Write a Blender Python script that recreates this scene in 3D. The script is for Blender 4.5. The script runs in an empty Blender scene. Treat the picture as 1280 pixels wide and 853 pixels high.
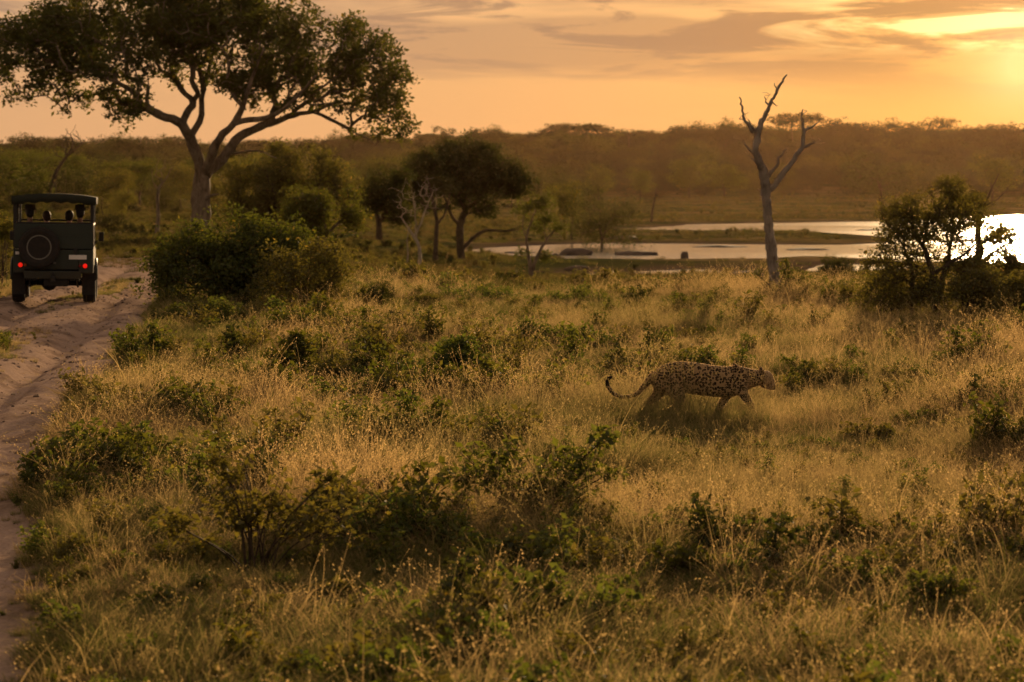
import bpy, bmesh, math, random
import numpy as np
from mathutils import Vector, Matrix, Euler

S = bpy.context.scene
C = S.collection
PI = math.pi
random.seed(7)
rng = np.random.default_rng(7)

# ------------------------------------------------------------------ camera
F, CX, CY, HY, CAMH = 3556.0, 640.0, 426.5, 240.0, 2.3     # photo pixels, metres
PITCH = math.atan((CY - HY) / F)
cd = bpy.data.cameras.new('camera')
cam = bpy.data.objects.new('camera', cd); C.objects.link(cam)
cam.location = (0, 0, CAMH)
cam.rotation_euler = (PI / 2 - PITCH, 0, 0)
cd.sensor_width = 36; cd.lens = 36 * F / 1280
cd.clip_start = 0.5; cd.clip_end = 20000
cd.dof.use_dof = True; cd.dof.focus_distance = 28.6; cd.dof.aperture_fstop = 4.8
S.camera = cam

# ------------------------------------------------------------------ sky, sun, exposure
SUN_PX, SUN_EL = 1274.0, math.radians(9.0)
SUN_AZ = math.atan((SUN_PX - CX) / F)                        # to the right of +Y
sund = Vector((math.sin(SUN_AZ) * math.cos(SUN_EL), math.cos(SUN_AZ) * math.cos(SUN_EL), math.sin(SUN_EL)))
S.view_settings.view_transform = 'Standard'; S.view_settings.look = 'None'
S.view_settings.exposure = 0.10; S.view_settings.gamma = 1.0
try: S.view_settings.use_curve_mapping = False
except Exception: pass


class NT:
    """small helper for node trees"""
    def __init__(s, tree): s.t = tree; s.n = tree.nodes; s.l = tree.links
    def node(s, typ, **kw):
        nd = s.n.new(typ)
        for k, v in kw.items():
            if k[0] == 'i' and k[1:].isdigit(): s.put(nd.inputs[int(k[1:])], v)
            else: setattr(nd, k, v)
        return nd
    def put(s, inp, v):
        if isinstance(v, bpy.types.NodeSocket): s.l.new(v, inp)
        elif isinstance(v, bpy.types.Node): s.l.new(v.outputs[0], inp)
        elif v is not None: inp.default_value = v
    def math(s, op, a, b=None, c=None, clamp=False):
        nd = s.n.new('ShaderNodeMath'); nd.operation = op; nd.use_clamp = clamp
        for i, v in enumerate((a, b, c)):
            if v is not None: s.put(nd.inputs[i], v)
        return nd.outputs[0]
    def vmath(s, op, a, b=None, out=0):
        nd = s.n.new('ShaderNodeVectorMath'); nd.operation = op
        s.put(nd.inputs[0], a)
        if b is not None: s.put(nd.inputs[1], b)
        return nd.outputs[out]
    def mix(s, f, a, b, blend='MIX', clamp=True):
        nd = s.n.new('ShaderNodeMix'); nd.data_type = 'RGBA'; nd.blend_type = blend; nd.clamp_factor = clamp
        s.put(nd.inputs[0], f)
        for i, v in ((6, a), (7, b)):
            if isinstance(v, tuple) and len(v) == 3: v = v + (1,)
            s.put(nd.inputs[i], v)
        return nd.outputs[2]
    def ramp(s, f, x0, x1, y0=0.0, y1=1.0, smooth=True):
        nd = s.n.new('ShaderNodeMapRange'); nd.clamp = True
        nd.interpolation_type = 'SMOOTHSTEP' if smooth else 'LINEAR'
        s.put(nd.inputs[0], f)
        for i, v in enumerate((x0, x1, y0, y1)): nd.inputs[i + 1].default_value = v
        return nd.outputs[0]
    def noise(s, vec, scale, detail=4, rough=0.5, dist=0.0, out=0):
        nd = s.n.new('ShaderNodeTexNoise')
        if vec is not None: s.put(nd.inputs['Vector'], vec)
        nd.inputs['Scale'].default_value = scale; nd.inputs['Detail'].default_value = detail
        nd.inputs['Roughness'].default_value = rough; nd.inputs['Distortion'].default_value = dist
        return nd.outputs[out]


world = bpy.data.worlds.new('World'); S.world = world; world.use_nodes = True
w = NT(world.node_tree); w.n.clear()
sky = w.node('ShaderNodeTexSky', sky_type='NISHITA', sun_disc=False, sun_elevation=SUN_EL,
             sun_rotation=SUN_AZ, altitude=300, air_density=1.3, dust_density=4.0, ozone_density=1.0)
tc = w.node('ShaderNodeTexCoord').outputs['Generated']
sx = w.node('ShaderNodeSeparateXYZ', i0=tc)
elev = sx.outputs[2]
# the brightest part of the dusty veil sits low, under the cloud bank, on the sun's own bearing
g_el = math.radians(2.5)
glowd = (math.sin(SUN_AZ) * math.cos(g_el), math.cos(SUN_AZ) * math.cos(g_el), math.sin(g_el))
cosn = w.vmath('DOT_PRODUCT', tc, glowd, out=1)
ang = w.math('ARCCOSINE', w.math('MINIMUM', cosn, 0.99999))
# dusty evening air: the clear-sky colour veiled by thick warm dust, evenly all round, brighter towards the sun
SKY_STR = 0.092
near_sun = w.math('POWER', 2.71828, w.math('MULTIPLY', ang, -6.5))
low = w.mix(near_sun, (6.6, 3.75, 2.0), (7.6, 2.85, 0.38))
mid = w.mix(near_sun, (5.6, 4.3, 3.3), (6.8, 4.6, 2.3))
hi = (1.9, 1.75, 1.6)
veil = w.mix(w.ramp(elev, 0.03, 0.16), low, mid)
veil = w.mix(w.math('POWER', w.ramp(elev, 0.16, 0.8, smooth=False), 0.5), veil, hi)
base = w.mix(0.95, sky.outputs[0], veil)
# clouds: thin streaked sheets, in a layer seen edge-on near the horizon
cv = w.vmath('MULTIPLY', tc, (1.0, 1.0, 9.0))
big = w.noise(w.vmath('ADD', cv, (3.3, 2.2, 5.66)), 6.0, 4, 0.55, 0.5)
fine = w.noise(w.vmath('ADD', w.vmath('MULTIPLY', tc, (1.0, 1.0, 8.0)), (2.1, 1.3, 7.23)), 13.0, 8, 0.62, 0.5)
c1 = w.math('MULTIPLY', w.ramp(big, 0.46, 0.60), w.math('MULTIPLY', w.ramp(elev, 0.026, 0.046), 0.60))
c2 = w.math('MULTIPLY', w.ramp(fine, 0.475, 0.555), w.math('MULTIPLY', w.ramp(elev, 0.036, 0.052), 0.9))
shade = w.mix(near_sun, (4.1, 2.6, 1.7), (5.0, 2.2, 0.60))
cl = w.mix(c1, base, shade)
cl = w.mix(c2, cl, shade)
# lit rims of the broken cloud close to the sun
rim = w.math('MULTIPLY', w.math('MULTIPLY', w.ramp(fine, 0.50, 0.42), w.ramp(ang, 0.11, 0.02)), w.ramp(elev, 0.046, 0.056))
cl = w.mix(w.math('MULTIPLY', rim, 0.9), cl, (16, 11.5, 4.5))
glow1 = w.math('POWER', 2.71828, w.math('MULTIPLY', ang, -75.0))
glow2 = w.math('POWER', 2.71828, w.math('MULTIPLY', ang, -16.0))
cl = w.mix(glow1, cl, (6.5, 4.6, 2.9), 'ADD')
base = w.mix(glow2, cl, (1.1, 0.6, 0.08), 'ADD')
bg = w.node('ShaderNodeBackground'); w.put(bg.inputs[0], base); bg.inputs[1].default_value = SKY_STR
wo = w.node('ShaderNodeOutputWorld'); w.l.new(bg.outputs[0], wo.inputs[0])

sl = bpy.data.lights.new('sun', 'SUN'); sl.energy = 5.0; sl.angle = math.radians(0.6)
sl.color = (1.0, 0.67, 0.35)
so = bpy.data.objects.new('sun', sl); C.objects.link(so)
so.rotation_euler = (-sund).to_track_quat('-Z', 'Y').to_euler(); so.location = (60, 300, 60)

S.render.engine = 'CYCLES'
cy = S.cycles
cy.use_denoising = True
try: cy.denoiser = 'OPENIMAGEDENOISE'
except Exception: pass
cy.max_bounces = 8; cy.diffuse_bounces = 2; cy.glossy_bounces = 3; cy.transmission_bounces = 5
cy.volume_bounces = 0; cy.transparent_max_bounces = 8
cy.sample_clamp_indirect = 6.0; cy.sample_clamp_direct = 0.0
cy.caustics_reflective = False; cy.caustics_refractive = False

# ------------------------------------------------------------------ helpers
def ray(px, py):
    c, s = math.cos(PITCH), math.sin(PITCH)
    dx, dy = px - CX, CY - py
    return np.array([dx, F * c + dy * s, -F * s + dy * c])

def at(px, py, D):
    """the point seen at photo pixel (px, py) that stands D metres out"""
    r = ray(px, py)
    return Vector((r[0] / r[1] * D, D, CAMH + r[2] / r[1] * D))

def ppm(D): return F / D

def _hash(i, j, k):
    n = (i * 374761393 + j * 668265263 + k * 1274126177) & 0x7fffffff
    n = ((n ^ (n >> 13)) * 1103515245) & 0x7fffffff
    return ((n ^ (n >> 16)) & 0xffff) / 65535.0

def vnoise(x, y, seed=0):
    x = np.asarray(x, float); y = np.asarray(y, float)
    i = np.floor(x).astype(np.int64); j = np.floor(y).astype(np.int64)
    u = x - i; v = y - j; u = u * u * (3 - 2 * u); v = v * v * (3 - 2 * v)
    a = _hash(i, j, seed); b = _hash(i + 1, j, seed); c = _hash(i, j + 1, seed); d = _hash(i + 1, j + 1, seed)
    return (a * (1 - u) + b * u) * (1 - v) + (c * (1 - u) + d * u) * v

def fbm(x, y, octaves=4, seed=0):
    t = 0; a = 0.5; s = 0
    for o in range(octaves):
        t = t + a * vnoise(x * 2 ** o, y * 2 ** o, seed + o); s += a; a *= 0.5
    return t / s

def sstep(a, b, x):
    t = np.clip((x - a) / (b - a), 0, 1); return t * t * (3 - 2 * t)

def mesh_from(name, V, Fc, mats=(), smooth=False, mi=None, cols=None, loops=None):
    """V (n,3), Fc (m,3|4) arrays or list of lists"""
    me = bpy.data.meshes.new(name)
    V = np.asarray(V, np.float32)
    if isinstance(Fc, np.ndarray):
        m, k = Fc.shape
        me.vertices.add(len(V)); me.vertices.foreach_set('co', V.ravel())
        me.loops.add(m * k); me.loops.foreach_set('vertex_index', Fc.astype(np.int32).ravel())
        me.polygons.add(m)
        me.polygons.foreach_set('loop_start', np.arange(0, m * k, k, dtype=np.int32))
        me.update(calc_edges=True)
    else:
        me.from_pydata(V.tolist(), [], Fc)
    for mt in mats: me.materials.append(mt)
    if mi is not None: me.polygons.foreach_set('material_index', np.asarray(mi, np.int32))
    me.polygons.foreach_set('use_smooth', np.full(len(me.polygons), smooth))
    if cols:
        for an, av in cols.items():
            at_ = me.attributes.new(an, 'FLOAT', 'POINT'); at_.data.foreach_set('value', np.asarray(av, np.float32))
    me.update()
    return me

def link(name, me, parent=None, loc=None, rz=None):
    o = bpy.data.objects.new(name, me); C.objects.link(o)
    if parent is not None: o.parent = parent
    if loc is not None: o.location = loc
    if rz is not None: o.rotation_euler = (0, 0, rz)
    return o

def tag(o, label=None, cat=None, group=None, kind=None):
    if label: o['label'] = label
    if cat: o['category'] = cat
    if group: o['group'] = group
    if kind: o['kind'] = kind
    return o

def empty(name, loc, rz=0.0):
    o = bpy.data.objects.new(name, None); C.objects.link(o)
    o.location = loc; o.rotation_euler = (0, 0, rz); o.empty_display_size = 0.3
    return o

def mat(name, col=(0.5, 0.5, 0.5), rough=0.8, metal=0.0, spec=0.3, build=None):
    m = bpy.data.materials.new(name); m.use_nodes = True
    t = NT(m.node_tree); b = t.n['Principled BSDF']
    b.inputs['Base Color'].default_value = tuple(col) + (1,)
    b.inputs['Roughness'].default_value = rough; b.inputs['Metallic'].default_value = metal
    b.inputs['Specular IOR Level'].default_value = spec
    if build: build(t, b)
    return m

def bump(t, b, h, strength=0.4, dist=0.02):
    nd = t.n.new('ShaderNodeBump'); nd.inputs['Strength'].default_value = strength; nd.inputs['Distance'].default_value = dist
    t.put(nd.inputs['Height'], h); t.put(b.inputs['Normal'], nd)

# ------------------------------------------------------------------ the lie of the land
WL = -3.5                                                   # water level
def wpt(px, py):
    r = ray(px, py); k = (WL - CAMH) / r[2]
    return (r[0] * k, r[1] * k)
WATER = [
    [(775, 286), (860, 281), (960, 279), (1100, 277), (1180, 272), (1290, 268), (1700, 266), (1700, 325), (1290, 325),
     (1180, 318), (1120, 309), (1098, 298), (1060, 291.5), (960, 290), (880, 290), (800, 289)],
    [(575, 313), (640, 307), (760, 304.5), (900, 305.5), (1050, 306), (1100, 304), (1200, 298), (1700, 300), (1700, 345),
     (1290, 332), (1100, 327), (1000, 323), (930, 326), (820, 327), (740, 327), (690, 324), (600, 319)],
    [(690, 344), (760, 338.5), (840, 336), (925, 335.5), (960, 341), (860, 344.5), (740, 347)],
    [(975, 334), (1020, 330), (1100, 330), (1180, 334), (1100, 341), (1000, 342)],
]
def poly_sd(x, y, poly):
    P = np.array(poly); n = len(P); d = np.full(x.shape, 1e9); ins = np.zeros(x.shape, bool)
    for a in range(n):
        x0, y0 = P[a]; x1, y1 = P[(a + 1) % n]
        ex, ey = x1 - x0, y1 - y0
        t = np.clip(((x - x0) * ex + (y - y0) * ey) / (ex * ex + ey * ey), 0, 1)
        d = np.minimum(d, np.hypot(x - x0 - t * ex, y - y0 - t * ey))
        c = ((y0 > y) != (y1 > y)) & (x < (x1 - x0) * (y - y0) / (y1 - y0 + 1e-12) + x0)
        ins ^= c
    return np.where(ins, -d, d)
WPOLY = [[wpt(*p) for p in poly] for poly in WATER]

def water_sd(x, y):
    m = (y > 150) & (y < 950)
    out = np.full(x.shape, 60.0)
    if m.any():
        xs, ys = x[m], y[m]
        d = np.full(xs.shape, 60.0)
        for p in WPOLY: d = np.minimum(d, poly_sd(xs, ys, p))
        d = d + (fbm(xs / 13, ys / 26, 4, 5) - 0.5) * 13
        out[m] = d
    return out

def road_x(y):
    return np.interp(y, [-40, 0, 13.4, 22.7, 34, 43, 54.5, 62, 72, 90, 120, 200],
                        [-2.5, -3.6, -4.15, -5.85, -6.8, -7.6, -8.75, -9.35, -9.9, -11.3, -16, -40])
def road_w(x, y):
    """1 on the track, 0 off it"""
    d = np.abs(x - road_x(y)) - 1.85 - 0.5 * (fbm(x * 0.9, y * 0.45, 3, 9) - 0.5) * 1.6
    return sstep(0.22, -0.2, d) * sstep(115, 80, y)

LEFT = ([-100, 100, 160, 300, 500, 800, 1000, 1080, 1400, 1800, 6000], [0, 0, -.25, -1.2, -1.3, -0.3, .6, 2.0, 18, 20, 20])
RIGHT = ([-100, 62, 90, 120, 150, 190, 560, 720, 1000, 1080, 1400, 1800, 6000], [0, 0, -.95, -2.0, -2.95, -3.2, -3.1, -2.5, .5, 2.5, 24, 26, 26])
def gz(x, y, detail=True):
    x = np.asarray(x, float); y = np.asarray(y, float)
    px = CX + x / np.maximum(y, 8.0) * F
    m = sstep(330, 640, px + 0.0 * y)
    zl = np.interp(y, *LEFT); zr = np.interp(y, *RIGHT)
    hill = sstep(1000, 1500, y) * (6 * (fbm(x / 260 + 3, y / 300, 3, 3) - 0.5)) + sstep(1000, 1400, y) * 2.0 * sstep(700, 1150, px)
    z = zl * (1 - m) + zr * m + hill
    z = z + sstep(2, 10, np.abs(y) + np.abs(x)) * (fbm(x / 7, y / 9, 3, 11) - 0.5) * 0.32 * sstep(300, 120, y)
    z = z + (fbm(x / 90, y / 60, 3, 21) - 0.5) * 1.0 * sstep(90, 260, y) * (1 - 0.6 * m)
    fl = np.exp(-((x - 1.94) ** 2 + (y - 28.3) ** 2) / 4.0); z = z * (1 - fl)
    fv = np.exp(-(((x + 9.3) / 2.2) ** 2 + ((y - 59.3) / 3.5) ** 2) ** 2); z = z * (1 - fv) + 0.115 * fv
    sd = water_sd(x, y)
    bank = np.where(sd > 45, 99.0, WL + np.clip(sd * 0.07, -0.8, 9))
    z = np.where(y > 150, np.minimum(np.maximum(z, WL + 0.22), bank), z)
    if detail:
        fl = np.exp(-((x - 1.94) ** 2 + (y - 28.3) ** 2) / 4.0)
        r = road_w(x, y)
        rx = x - road_x(y)
        rut = -0.16 * (np.exp(-((rx - 0.78) / 0.24) ** 2) + np.exp(-((rx + 0.78) / 0.24) ** 2)) * (0.6 + 0.8 * fbm(x * 0.6, y * 0.35, 2, 33))
        z = z * 1.0 + r * (rut - 0.05 + 0.10 * (fbm(x * 1.6, y * 0.9, 4, 17) - 0.5) + 0.07 * (fbm(x * 4, y * 2.0, 4, 19) - 0.5))
        z = z + (1 - r) * 0.06 * (fbm(x * 2.2, y * 2.2, 3, 14) - 0.5) * sstep(120, 60, y) * (1 - fl)
    return z
def gz1(x, y): return float(gz(np.array([x]), np.array([y]))[0])
def gp(px, D):
    """ground point below photo column px, D metres out"""
    x = (px - CX) / F * D * (math.cos(PITCH) + 0.0)
    return Vector((x, D, gz1(x, D)))

def gD(px, py, lo=60.0, hi=1200.0):
    """distance at which the ground in photo column px shows at photo row py"""
    d = np.arange(lo, hi, 0.5); x = (px - CX) / F * d
    row = HY + (CAMH - gz(x, d)) * F / d
    k = np.where(row <= py)[0]
    return float(d[k[0]]) if len(k) else hi

def geo(a, b, r0, r1):
    out = [a]; 
    while out[-1] < b:
        t = (out[-1] - a) / (b - a); out.append(out[-1] + r0 + (r1 - r0) * t)
    return out
Rr = np.array([0.0, 2.0, 5.0, 8.0] + geo(9, 75, 0.11, 0.28) + geo(75.5, 180, 0.5, 1.2) + geo(181, 620, 1.3, 2.6) + geo(624, 1100, 5, 12)
              + geo(1115, 2600, 20, 60))
ain = np.radians(np.concatenate([np.arange(-17, -13.5, 0.3), np.arange(-13.5, 13.51, 0.085), np.arange(13.8, 17.1, 0.3)]))
aout = np.radians(np.concatenate([np.arange(18.5, 30, 2.0), np.arange(32, 180, 6.0)]))
A = np.concatenate([-aout[::-1], ain, aout, ])
nR, nA = len(Rr), len(A)
RR, AA = np.meshgrid(Rr, A, indexing='ij')
X = RR * np.sin(AA); Y = RR * np.cos(AA)
Z = gz(X.ravel(), Y.ravel()).reshape(X.shape)
idx = np.arange(nR * nA).reshape(nR, nA)
q = np.stack([idx[:-1, :-1], idx[:-1, 1:], idx[1:, 1:], idx[1:, :-1]], -1).reshape(-1, 4)
wrap = np.stack([idx[:-1, -1], idx[:-1, 0], idx[1:, 0], idx[1:, -1]], -1)
q = np.concatenate([q, wrap])[:, ::-1]
xf, yf = X.ravel(), Y.ravel()
sdw = water_sd(xf, yf)
patch = sstep(0.55, 0.72, fbm(xf / 16 + 5, yf / 9, 3, 71)) * sstep(70, 85, yf) * sstep(420, 240, CX + xf / np.maximum(yf, 8) * F) * sstep(400, 200, yf)

def build_ground(t, b):
    geo_ = t.node('ShaderNodeNewGeometry').outputs['Position']
    road = t.node('ShaderNodeAttribute', attribute_name='road').outputs['Fac']
    mud = t.node('ShaderNodeAttribute', attribute_name='mud').outputs['Fac']
    gr = t.node('ShaderNodeAttribute', attribute_name='green').outputs['Fac']
    n1 = t.noise(geo_, 0.35, 5, 0.6); n2 = t.noise(geo_, 6.0, 6, 0.65); n3 = t.noise(geo_, 40.0, 3, 0.6)
    n4 = t.noise(t.vmath('MULTIPLY', geo_, (0.03, 0.06, 0.03)), 1.0, 5, 0.6)
    soil = t.mix(n2, (0.055, 0.042, 0.022), (0.13, 0.095, 0.048))
    dry = t.mix(t.ramp(n1, 0.35, 0.65), (0.13, 0.098, 0.042), (0.24, 0.17, 0.08))
    green = t.mix(t.ramp(n2, 0.3, 0.7), (0.030, 0.040, 0.012), (0.065, 0.070, 0.024))
    far = t.mix(t.ramp(n4, 0.40, 0.62), green, dry)
    veg = t.mix(t.node('ShaderNodeAttribute', attribute_name='far').outputs['Fac'], soil, far)
    veg = t.mix(gr, veg, green)
    sand = t.mix(n2, (0.38, 0.265, 0.20), (0.56, 0.415, 0.32))
    sand = t.mix(t.math('MULTIPLY', t.ramp(n3, 0.45, 0.7), 0.45), sand, (0.17, 0.11, 0.075))
    sand = t.mix(t.math('MULTIPLY', t.ramp(t.noise(t.vmath('MULTIPLY', geo_, (1.0, 0.45, 1.0)), 1.4, 6, 0.7), 0.48, 0.62), 0.6), sand, (0.17, 0.115, 0.08))
    c = t.mix(road, veg, sand)
    mudc = t.mix(n2, (0.07, 0.05, 0.035), (0.14, 0.10, 0.065))
    c = t.mix(mud, c, mudc)
    t.put(b.inputs['Base Color'], c)
    bump(t, b, t.math('ADD', t.math('MULTIPLY', n2, 0.6), t.math('MULTIPLY', n3, 0.25)), 0.9, 0.06)
M_ground = mat('ground_soil', rough=1.0, spec=0.0, build=build_ground)
pxx = CX + xf / np.maximum(yf, 8) * F
bare = sstep(0.60, 0.75, fbm(xf / 5 + 2, yf / 9, 3, 77)) * sstep(62, 72, yf) * sstep(300, 150, pxx) * sstep(150, 100, yf) * (yf > 0)
me = mesh_from('ground', np.stack([xf, yf, Z.ravel()], 1), q, [M_ground], smooth=True, cols={
    'road': np.clip(road_w(xf, yf) + 0.8 * patch + 0.9 * bare, 0, 1),
    'mud': sstep(4.5, 1.0, sdw + (fbm(xf / 6, yf / 9, 3, 41) - 0.5) * 5) * (yf > 150) + 0.0,
    'far': sstep(45, 130, np.hypot(xf, yf)),
    'green': sstep(0.5, 0.7, fbm(xf / 40, yf / 30, 3, 51)) * sstep(60, 160, yf) * 0.8})
ground = tag(link('ground', me), kind='structure')

# water
def build_water(t, b):
    geo_ = t.node('ShaderNodeNewGeometry').outputs['Position']
    n = t.noise(t.vmath('MULTIPLY', geo_, (0.5, 1.0, 1.0)), 1.3, 4, 0.6)
    n2 = t.noise(t.vmath('MULTIPLY', geo_, (0.02, 0.05, 1.0)), 1.0, 3, 0.5)
    bump(t, b, n, 0.7, 0.08)
    b.inputs['Base Color'].default_value = (0.05, 0.05, 0.04, 1)
    b.inputs['IOR'].default_value = 1.33
    t.put(b.inputs['Roughness'], t.ramp(n2, 0.3, 0.7, 0.10, 0.17))
M_water = mat('river_water', rough=0.1, spec=0.5, build=build_water)
gx = np.linspace(-90, 420, 60); gy = np.linspace(150, 800, 80)
GX, GY = np.meshgrid(gx, gy, indexing='ij'); ii = np.arange(GX.size).reshape(GX.shape)
fq = np.stack([ii[:-1, :-1], ii[1:, :-1], ii[1:, 1:], ii[:-1, 1:]], -1).reshape(-1, 4)
water = tag(link('river_water', mesh_from('river_water', np.stack([GX.ravel(), GY.ravel(), np.full(GX.size, WL)], 1), fq, [M_water], True)), kind='structure')

# haze: the evening dust in the air
def box_mesh(name, lo, hi, mats=()):
    x0, y0, z0 = lo; x1, y1, z1 = hi
    V = [(x0, y0, z0), (x1, y0, z0), (x1, y1, z0), (x0, y1, z0), (x0, y0, z1), (x1, y0, z1), (x1, y1, z1), (x0, y1, z1)]
    Fc = [(0, 3, 2, 1), (4, 5, 6, 7), (0, 1, 5, 4), (1, 2, 6, 5), (2, 3, 7, 6), (3, 0, 4, 7)]
    return mesh_from(name, V, Fc, mats)
HAZE_D = 0.000013
hm = bpy.data.materials.new('evening_haze'); hm.use_nodes = True
ht = NT(hm.node_tree); ht.n.clear()
pv = ht.n.new('ShaderNodeVolumePrincipled'); pv.inputs['Color'].default_value = (0.90, 0.56, 0.30, 1)
pv.inputs['Density'].default_value = HAZE_D; pv.inputs['Anisotropy'].default_value = 0.80
ho = ht.n.new('ShaderNodeOutputMaterial'); ht.l.new(pv.outputs[0], ho.inputs['Volume'])
haze = tag(link('haze', box_mesh('haze', (-2750, -2750, -6), (2750, 2750, 52), [hm])), kind='stuff')

# ------------------------------------------------------------------ plant building
def tube_parts(chains, VV, FF, off):
    for P, R, n in chains:
        P = np.asarray(P, float); R = np.asarray(R, float); m = len(P)
        if m < 2: continue
        T = np.gradient(P, axis=0); T /= np.linalg.norm(T, axis=1, keepdims=True) + 1e-9
        ref = np.array([0.37, 0.91, 0.17]) if abs(T[:, 1]).max() < 0.9 else np.array([0.95, 0.1, 0.3])
        U = np.cross(T, ref); U /= np.linalg.norm(U, axis=1, keepdims=True) + 1e-9
        W = np.cross(T, U)
        a = np.arange(n) / n * 2 * PI
        rr = R[:, None] * (1 + (0.07 * np.sin(P[:, 2:3] * 17 + 2 * a) + 0.10 * np.sin(3 * a + P[:, 2:3] * 2.1) + 0.06 * np.sin(5 * a - P[:, 2:3] * 5) if n > 5 else 0 * a))
        ring = P[:, None, :] + rr[..., None] * (np.cos(a)[None, :, None] * U[:, None, :] + np.sin(a)[None, :, None] * W[:, None, :])
        VV.append(ring.reshape(-1, 3))
        k = np.arange(m - 1)[:, None] * n; j = np.arange(n)[None, :]; j2 = (j + 1) % n
        f = np.stack([k + j, k + j2, k + n + j2, k + n + j], -1).reshape(-1, 4) + off
        FF.append(f); off += m * n
        VV.append(P[-1:] + T[-1:] * R[-1]); tip = off; off += 1
        last = (tip - n) + np.arange(n)
        FF.append(np.stack([last, np.roll(last, -1), np.full(n, tip), np.full(n, tip)], -1))
    return off

def tubes_mesh(name, chains, mats):
    VV, FF = [], []
    tube_parts(chains, VV, FF, 0)
    V = np.concatenate(VV); Q = np.concatenate(FF)
    tri = Q[:, 2] == Q[:, 3]
    faces = Q[~tri].tolist() + Q[tri][:, :3].tolist()
    return mesh_from(name, V, faces, mats, smooth=True)

def smooth_line(pts, rad, step, wob=0.0, seed=1):
    """Catmull-Rom through the given points"""
    P = [np.array(p, float) for p in pts]; n = len(P); r = np.random.default_rng(seed)
    E = [2 * P[0] - P[1]] + P + [2 * P[-1] - P[-2]]
    out, ro = [], []
    for i in range(n - 1):
        p0, p1, p2, p3 = E[i:i + 4]; L = np.linalg.norm(p2 - p1); k = max(1, int(L / step))
        for j in range(k):
            t = j / k
            q = 0.5 * ((2 * p1) + (-p0 + p2) * t + (2 * p0 - 5 * p1 + 4 * p2 - p3) * t * t + (-p0 + 3 * p1 - 3 * p2 + p3) * t ** 3)
            if (i or j) and wob: q = q + r.normal(0, wob, 3)
            out.append(q); ro.append(rad[i] * (1 - t) + rad[i + 1] * t)
    out.append(P[-1]); ro.append(rad[-1])
    return np.array(out), np.array(ro)

def grow(limbs, targets, step, tip_r, power=2.3, wander=0.18, seed=1, up=0.15, rmax=9):
    """limbs: list of (points, radii) already drawn; every target is joined to the nearest wood, radii follow the load"""
    r = np.random.default_rng(seed)
    N = []; par = []; rmin = []; pl = []
    for pts, rad in limbs:
        start = -1
        if N:
            d = np.linalg.norm(np.array(N) - pts[0], axis=1); start = int(d.argmin())
        for i, (p, q) in enumerate(zip(pts, rad)):
            if i == 0 and start >= 0 and np.linalg.norm(np.array(N[start]) - p) < 1e-6: continue
            par.append(start if i == 0 or start >= 0 and len(N) and i == 0 else (len(N) - 1 if i else start))
            if i == 1 and start >= 0 and np.linalg.norm(np.array(N[start]) - pts[0]) < 1e-6: par[-1] = start
            N.append(tuple(p)); rmin.append(q)
            pl.append((pl[par[-1]] if par[-1] >= 0 else 0) + step)
    cap = len(N) + 60 * len(targets)
    A_ = np.zeros((cap, 3)); n = len(N); A_[:n] = N
    PL = np.zeros(cap); PL[:n] = pl
    anchor = A_[n - 1] if len(limbs) == 1 else A_[:n].mean(0)
    order = np.argsort(np.linalg.norm(targets - anchor, axis=1))
    ends = []
    for ti in order:
        t = targets[ti]
        d = np.linalg.norm(A_[:n] - t, axis=1)
        low = np.maximum(0, A_[:n, 2] - t[2]) * 0.4
        c = int((d + 0.10 * PL[:n] + low).argmin())
        L = np.linalg.norm(A_[c] - t)
        k = max(1, min(40, int(round(L / step)))); p0 = A_[c].copy(); prev = c
        for j in range(1, k + 1):
            f = j / k
            q = p0 + (t - p0) * f
            if j < k: q = q + r.normal(0, wander * step, 3) + np.array([0, 0, up * L * math.sin(PI * f)])
            if n >= cap: break
            A_[n] = q; par.append(prev); rmin.append(0); PL[n] = PL[prev] + step; prev = n; n += 1
        ends.append(prev)
    par = np.array(par); load = np.zeros(n); load[ends] += 1.0
    for i in range(n - 1, -1, -1):
        if par[i] >= 0: load[par[i]] += load[i]
    rad = np.minimum(np.maximum(tip_r * np.maximum(load, 1) ** (1 / power), rmin[:n]), rmax)
    kids = [[] for _ in range(n)]
    for i in range(n):
        if par[i] >= 0: kids[par[i]].append(i)
    chains = []; used = np.zeros(n, bool)
    roots = [i for i in range(n) if par[i] < 0]
    stack = [(i, None) for i in roots]
    while stack:
        i, frm = stack.pop()
        ch = [] if frm is None else [frm]
        rr = [] if frm is None else [min(rad[frm], rad[i] * 1.25)]
        while True:
            ch.append(i); rr.append(rad[i])
            if not kids[i]: break
            ks = sorted(kids[i], key=lambda k: -rad[k] - 1e-6 * load[k])
            for k in ks[1:]: stack.append((k, i))
            i = ks[0]
        if frm is not None: rr[0] = min(rr[0], rr[1] * 1.3)
        R = max(rr); sides = 10 if R > 0.12 else 6 if R > 0.035 else 4 if R > 0.012 else 3
        chains.append((A_[ch], rr, sides))
    return chains, A_[:n], rad

def ell_points(ells, n, seed=1, shell=0.35, gap=0.0, gscale=1.0, over=0.22):
    """n clump centres spread through ellipsoids (cx,cy,cz,rx,ry,rz), emptier inside, holes by noise"""
    r = np.random.default_rng(seed)
    E = np.array(ells, float); vol = (E[:, 3] * E[:, 4] * E[:, 5]) ** 0.8; vol /= vol.sum()
    out = []
    while len(out) < n:
        e = E[r.choice(len(E), p=vol)]
        v = r.normal(size=3); v /= np.linalg.norm(v); rad = r.uniform(shell, 1.0) ** 0.6
        p = e[:3] + e[3:] * v * (rad if r.random() > over else r.uniform(1.0, 1.28))
        if gap and vnoise(np.array([p[0] * gscale + 31]), np.array([(p[2] * 1.4 + p[1] * 0.6) * gscale + 17]), seed)[0] < gap: continue
        out.append(p)
    return np.array(out)

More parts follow.
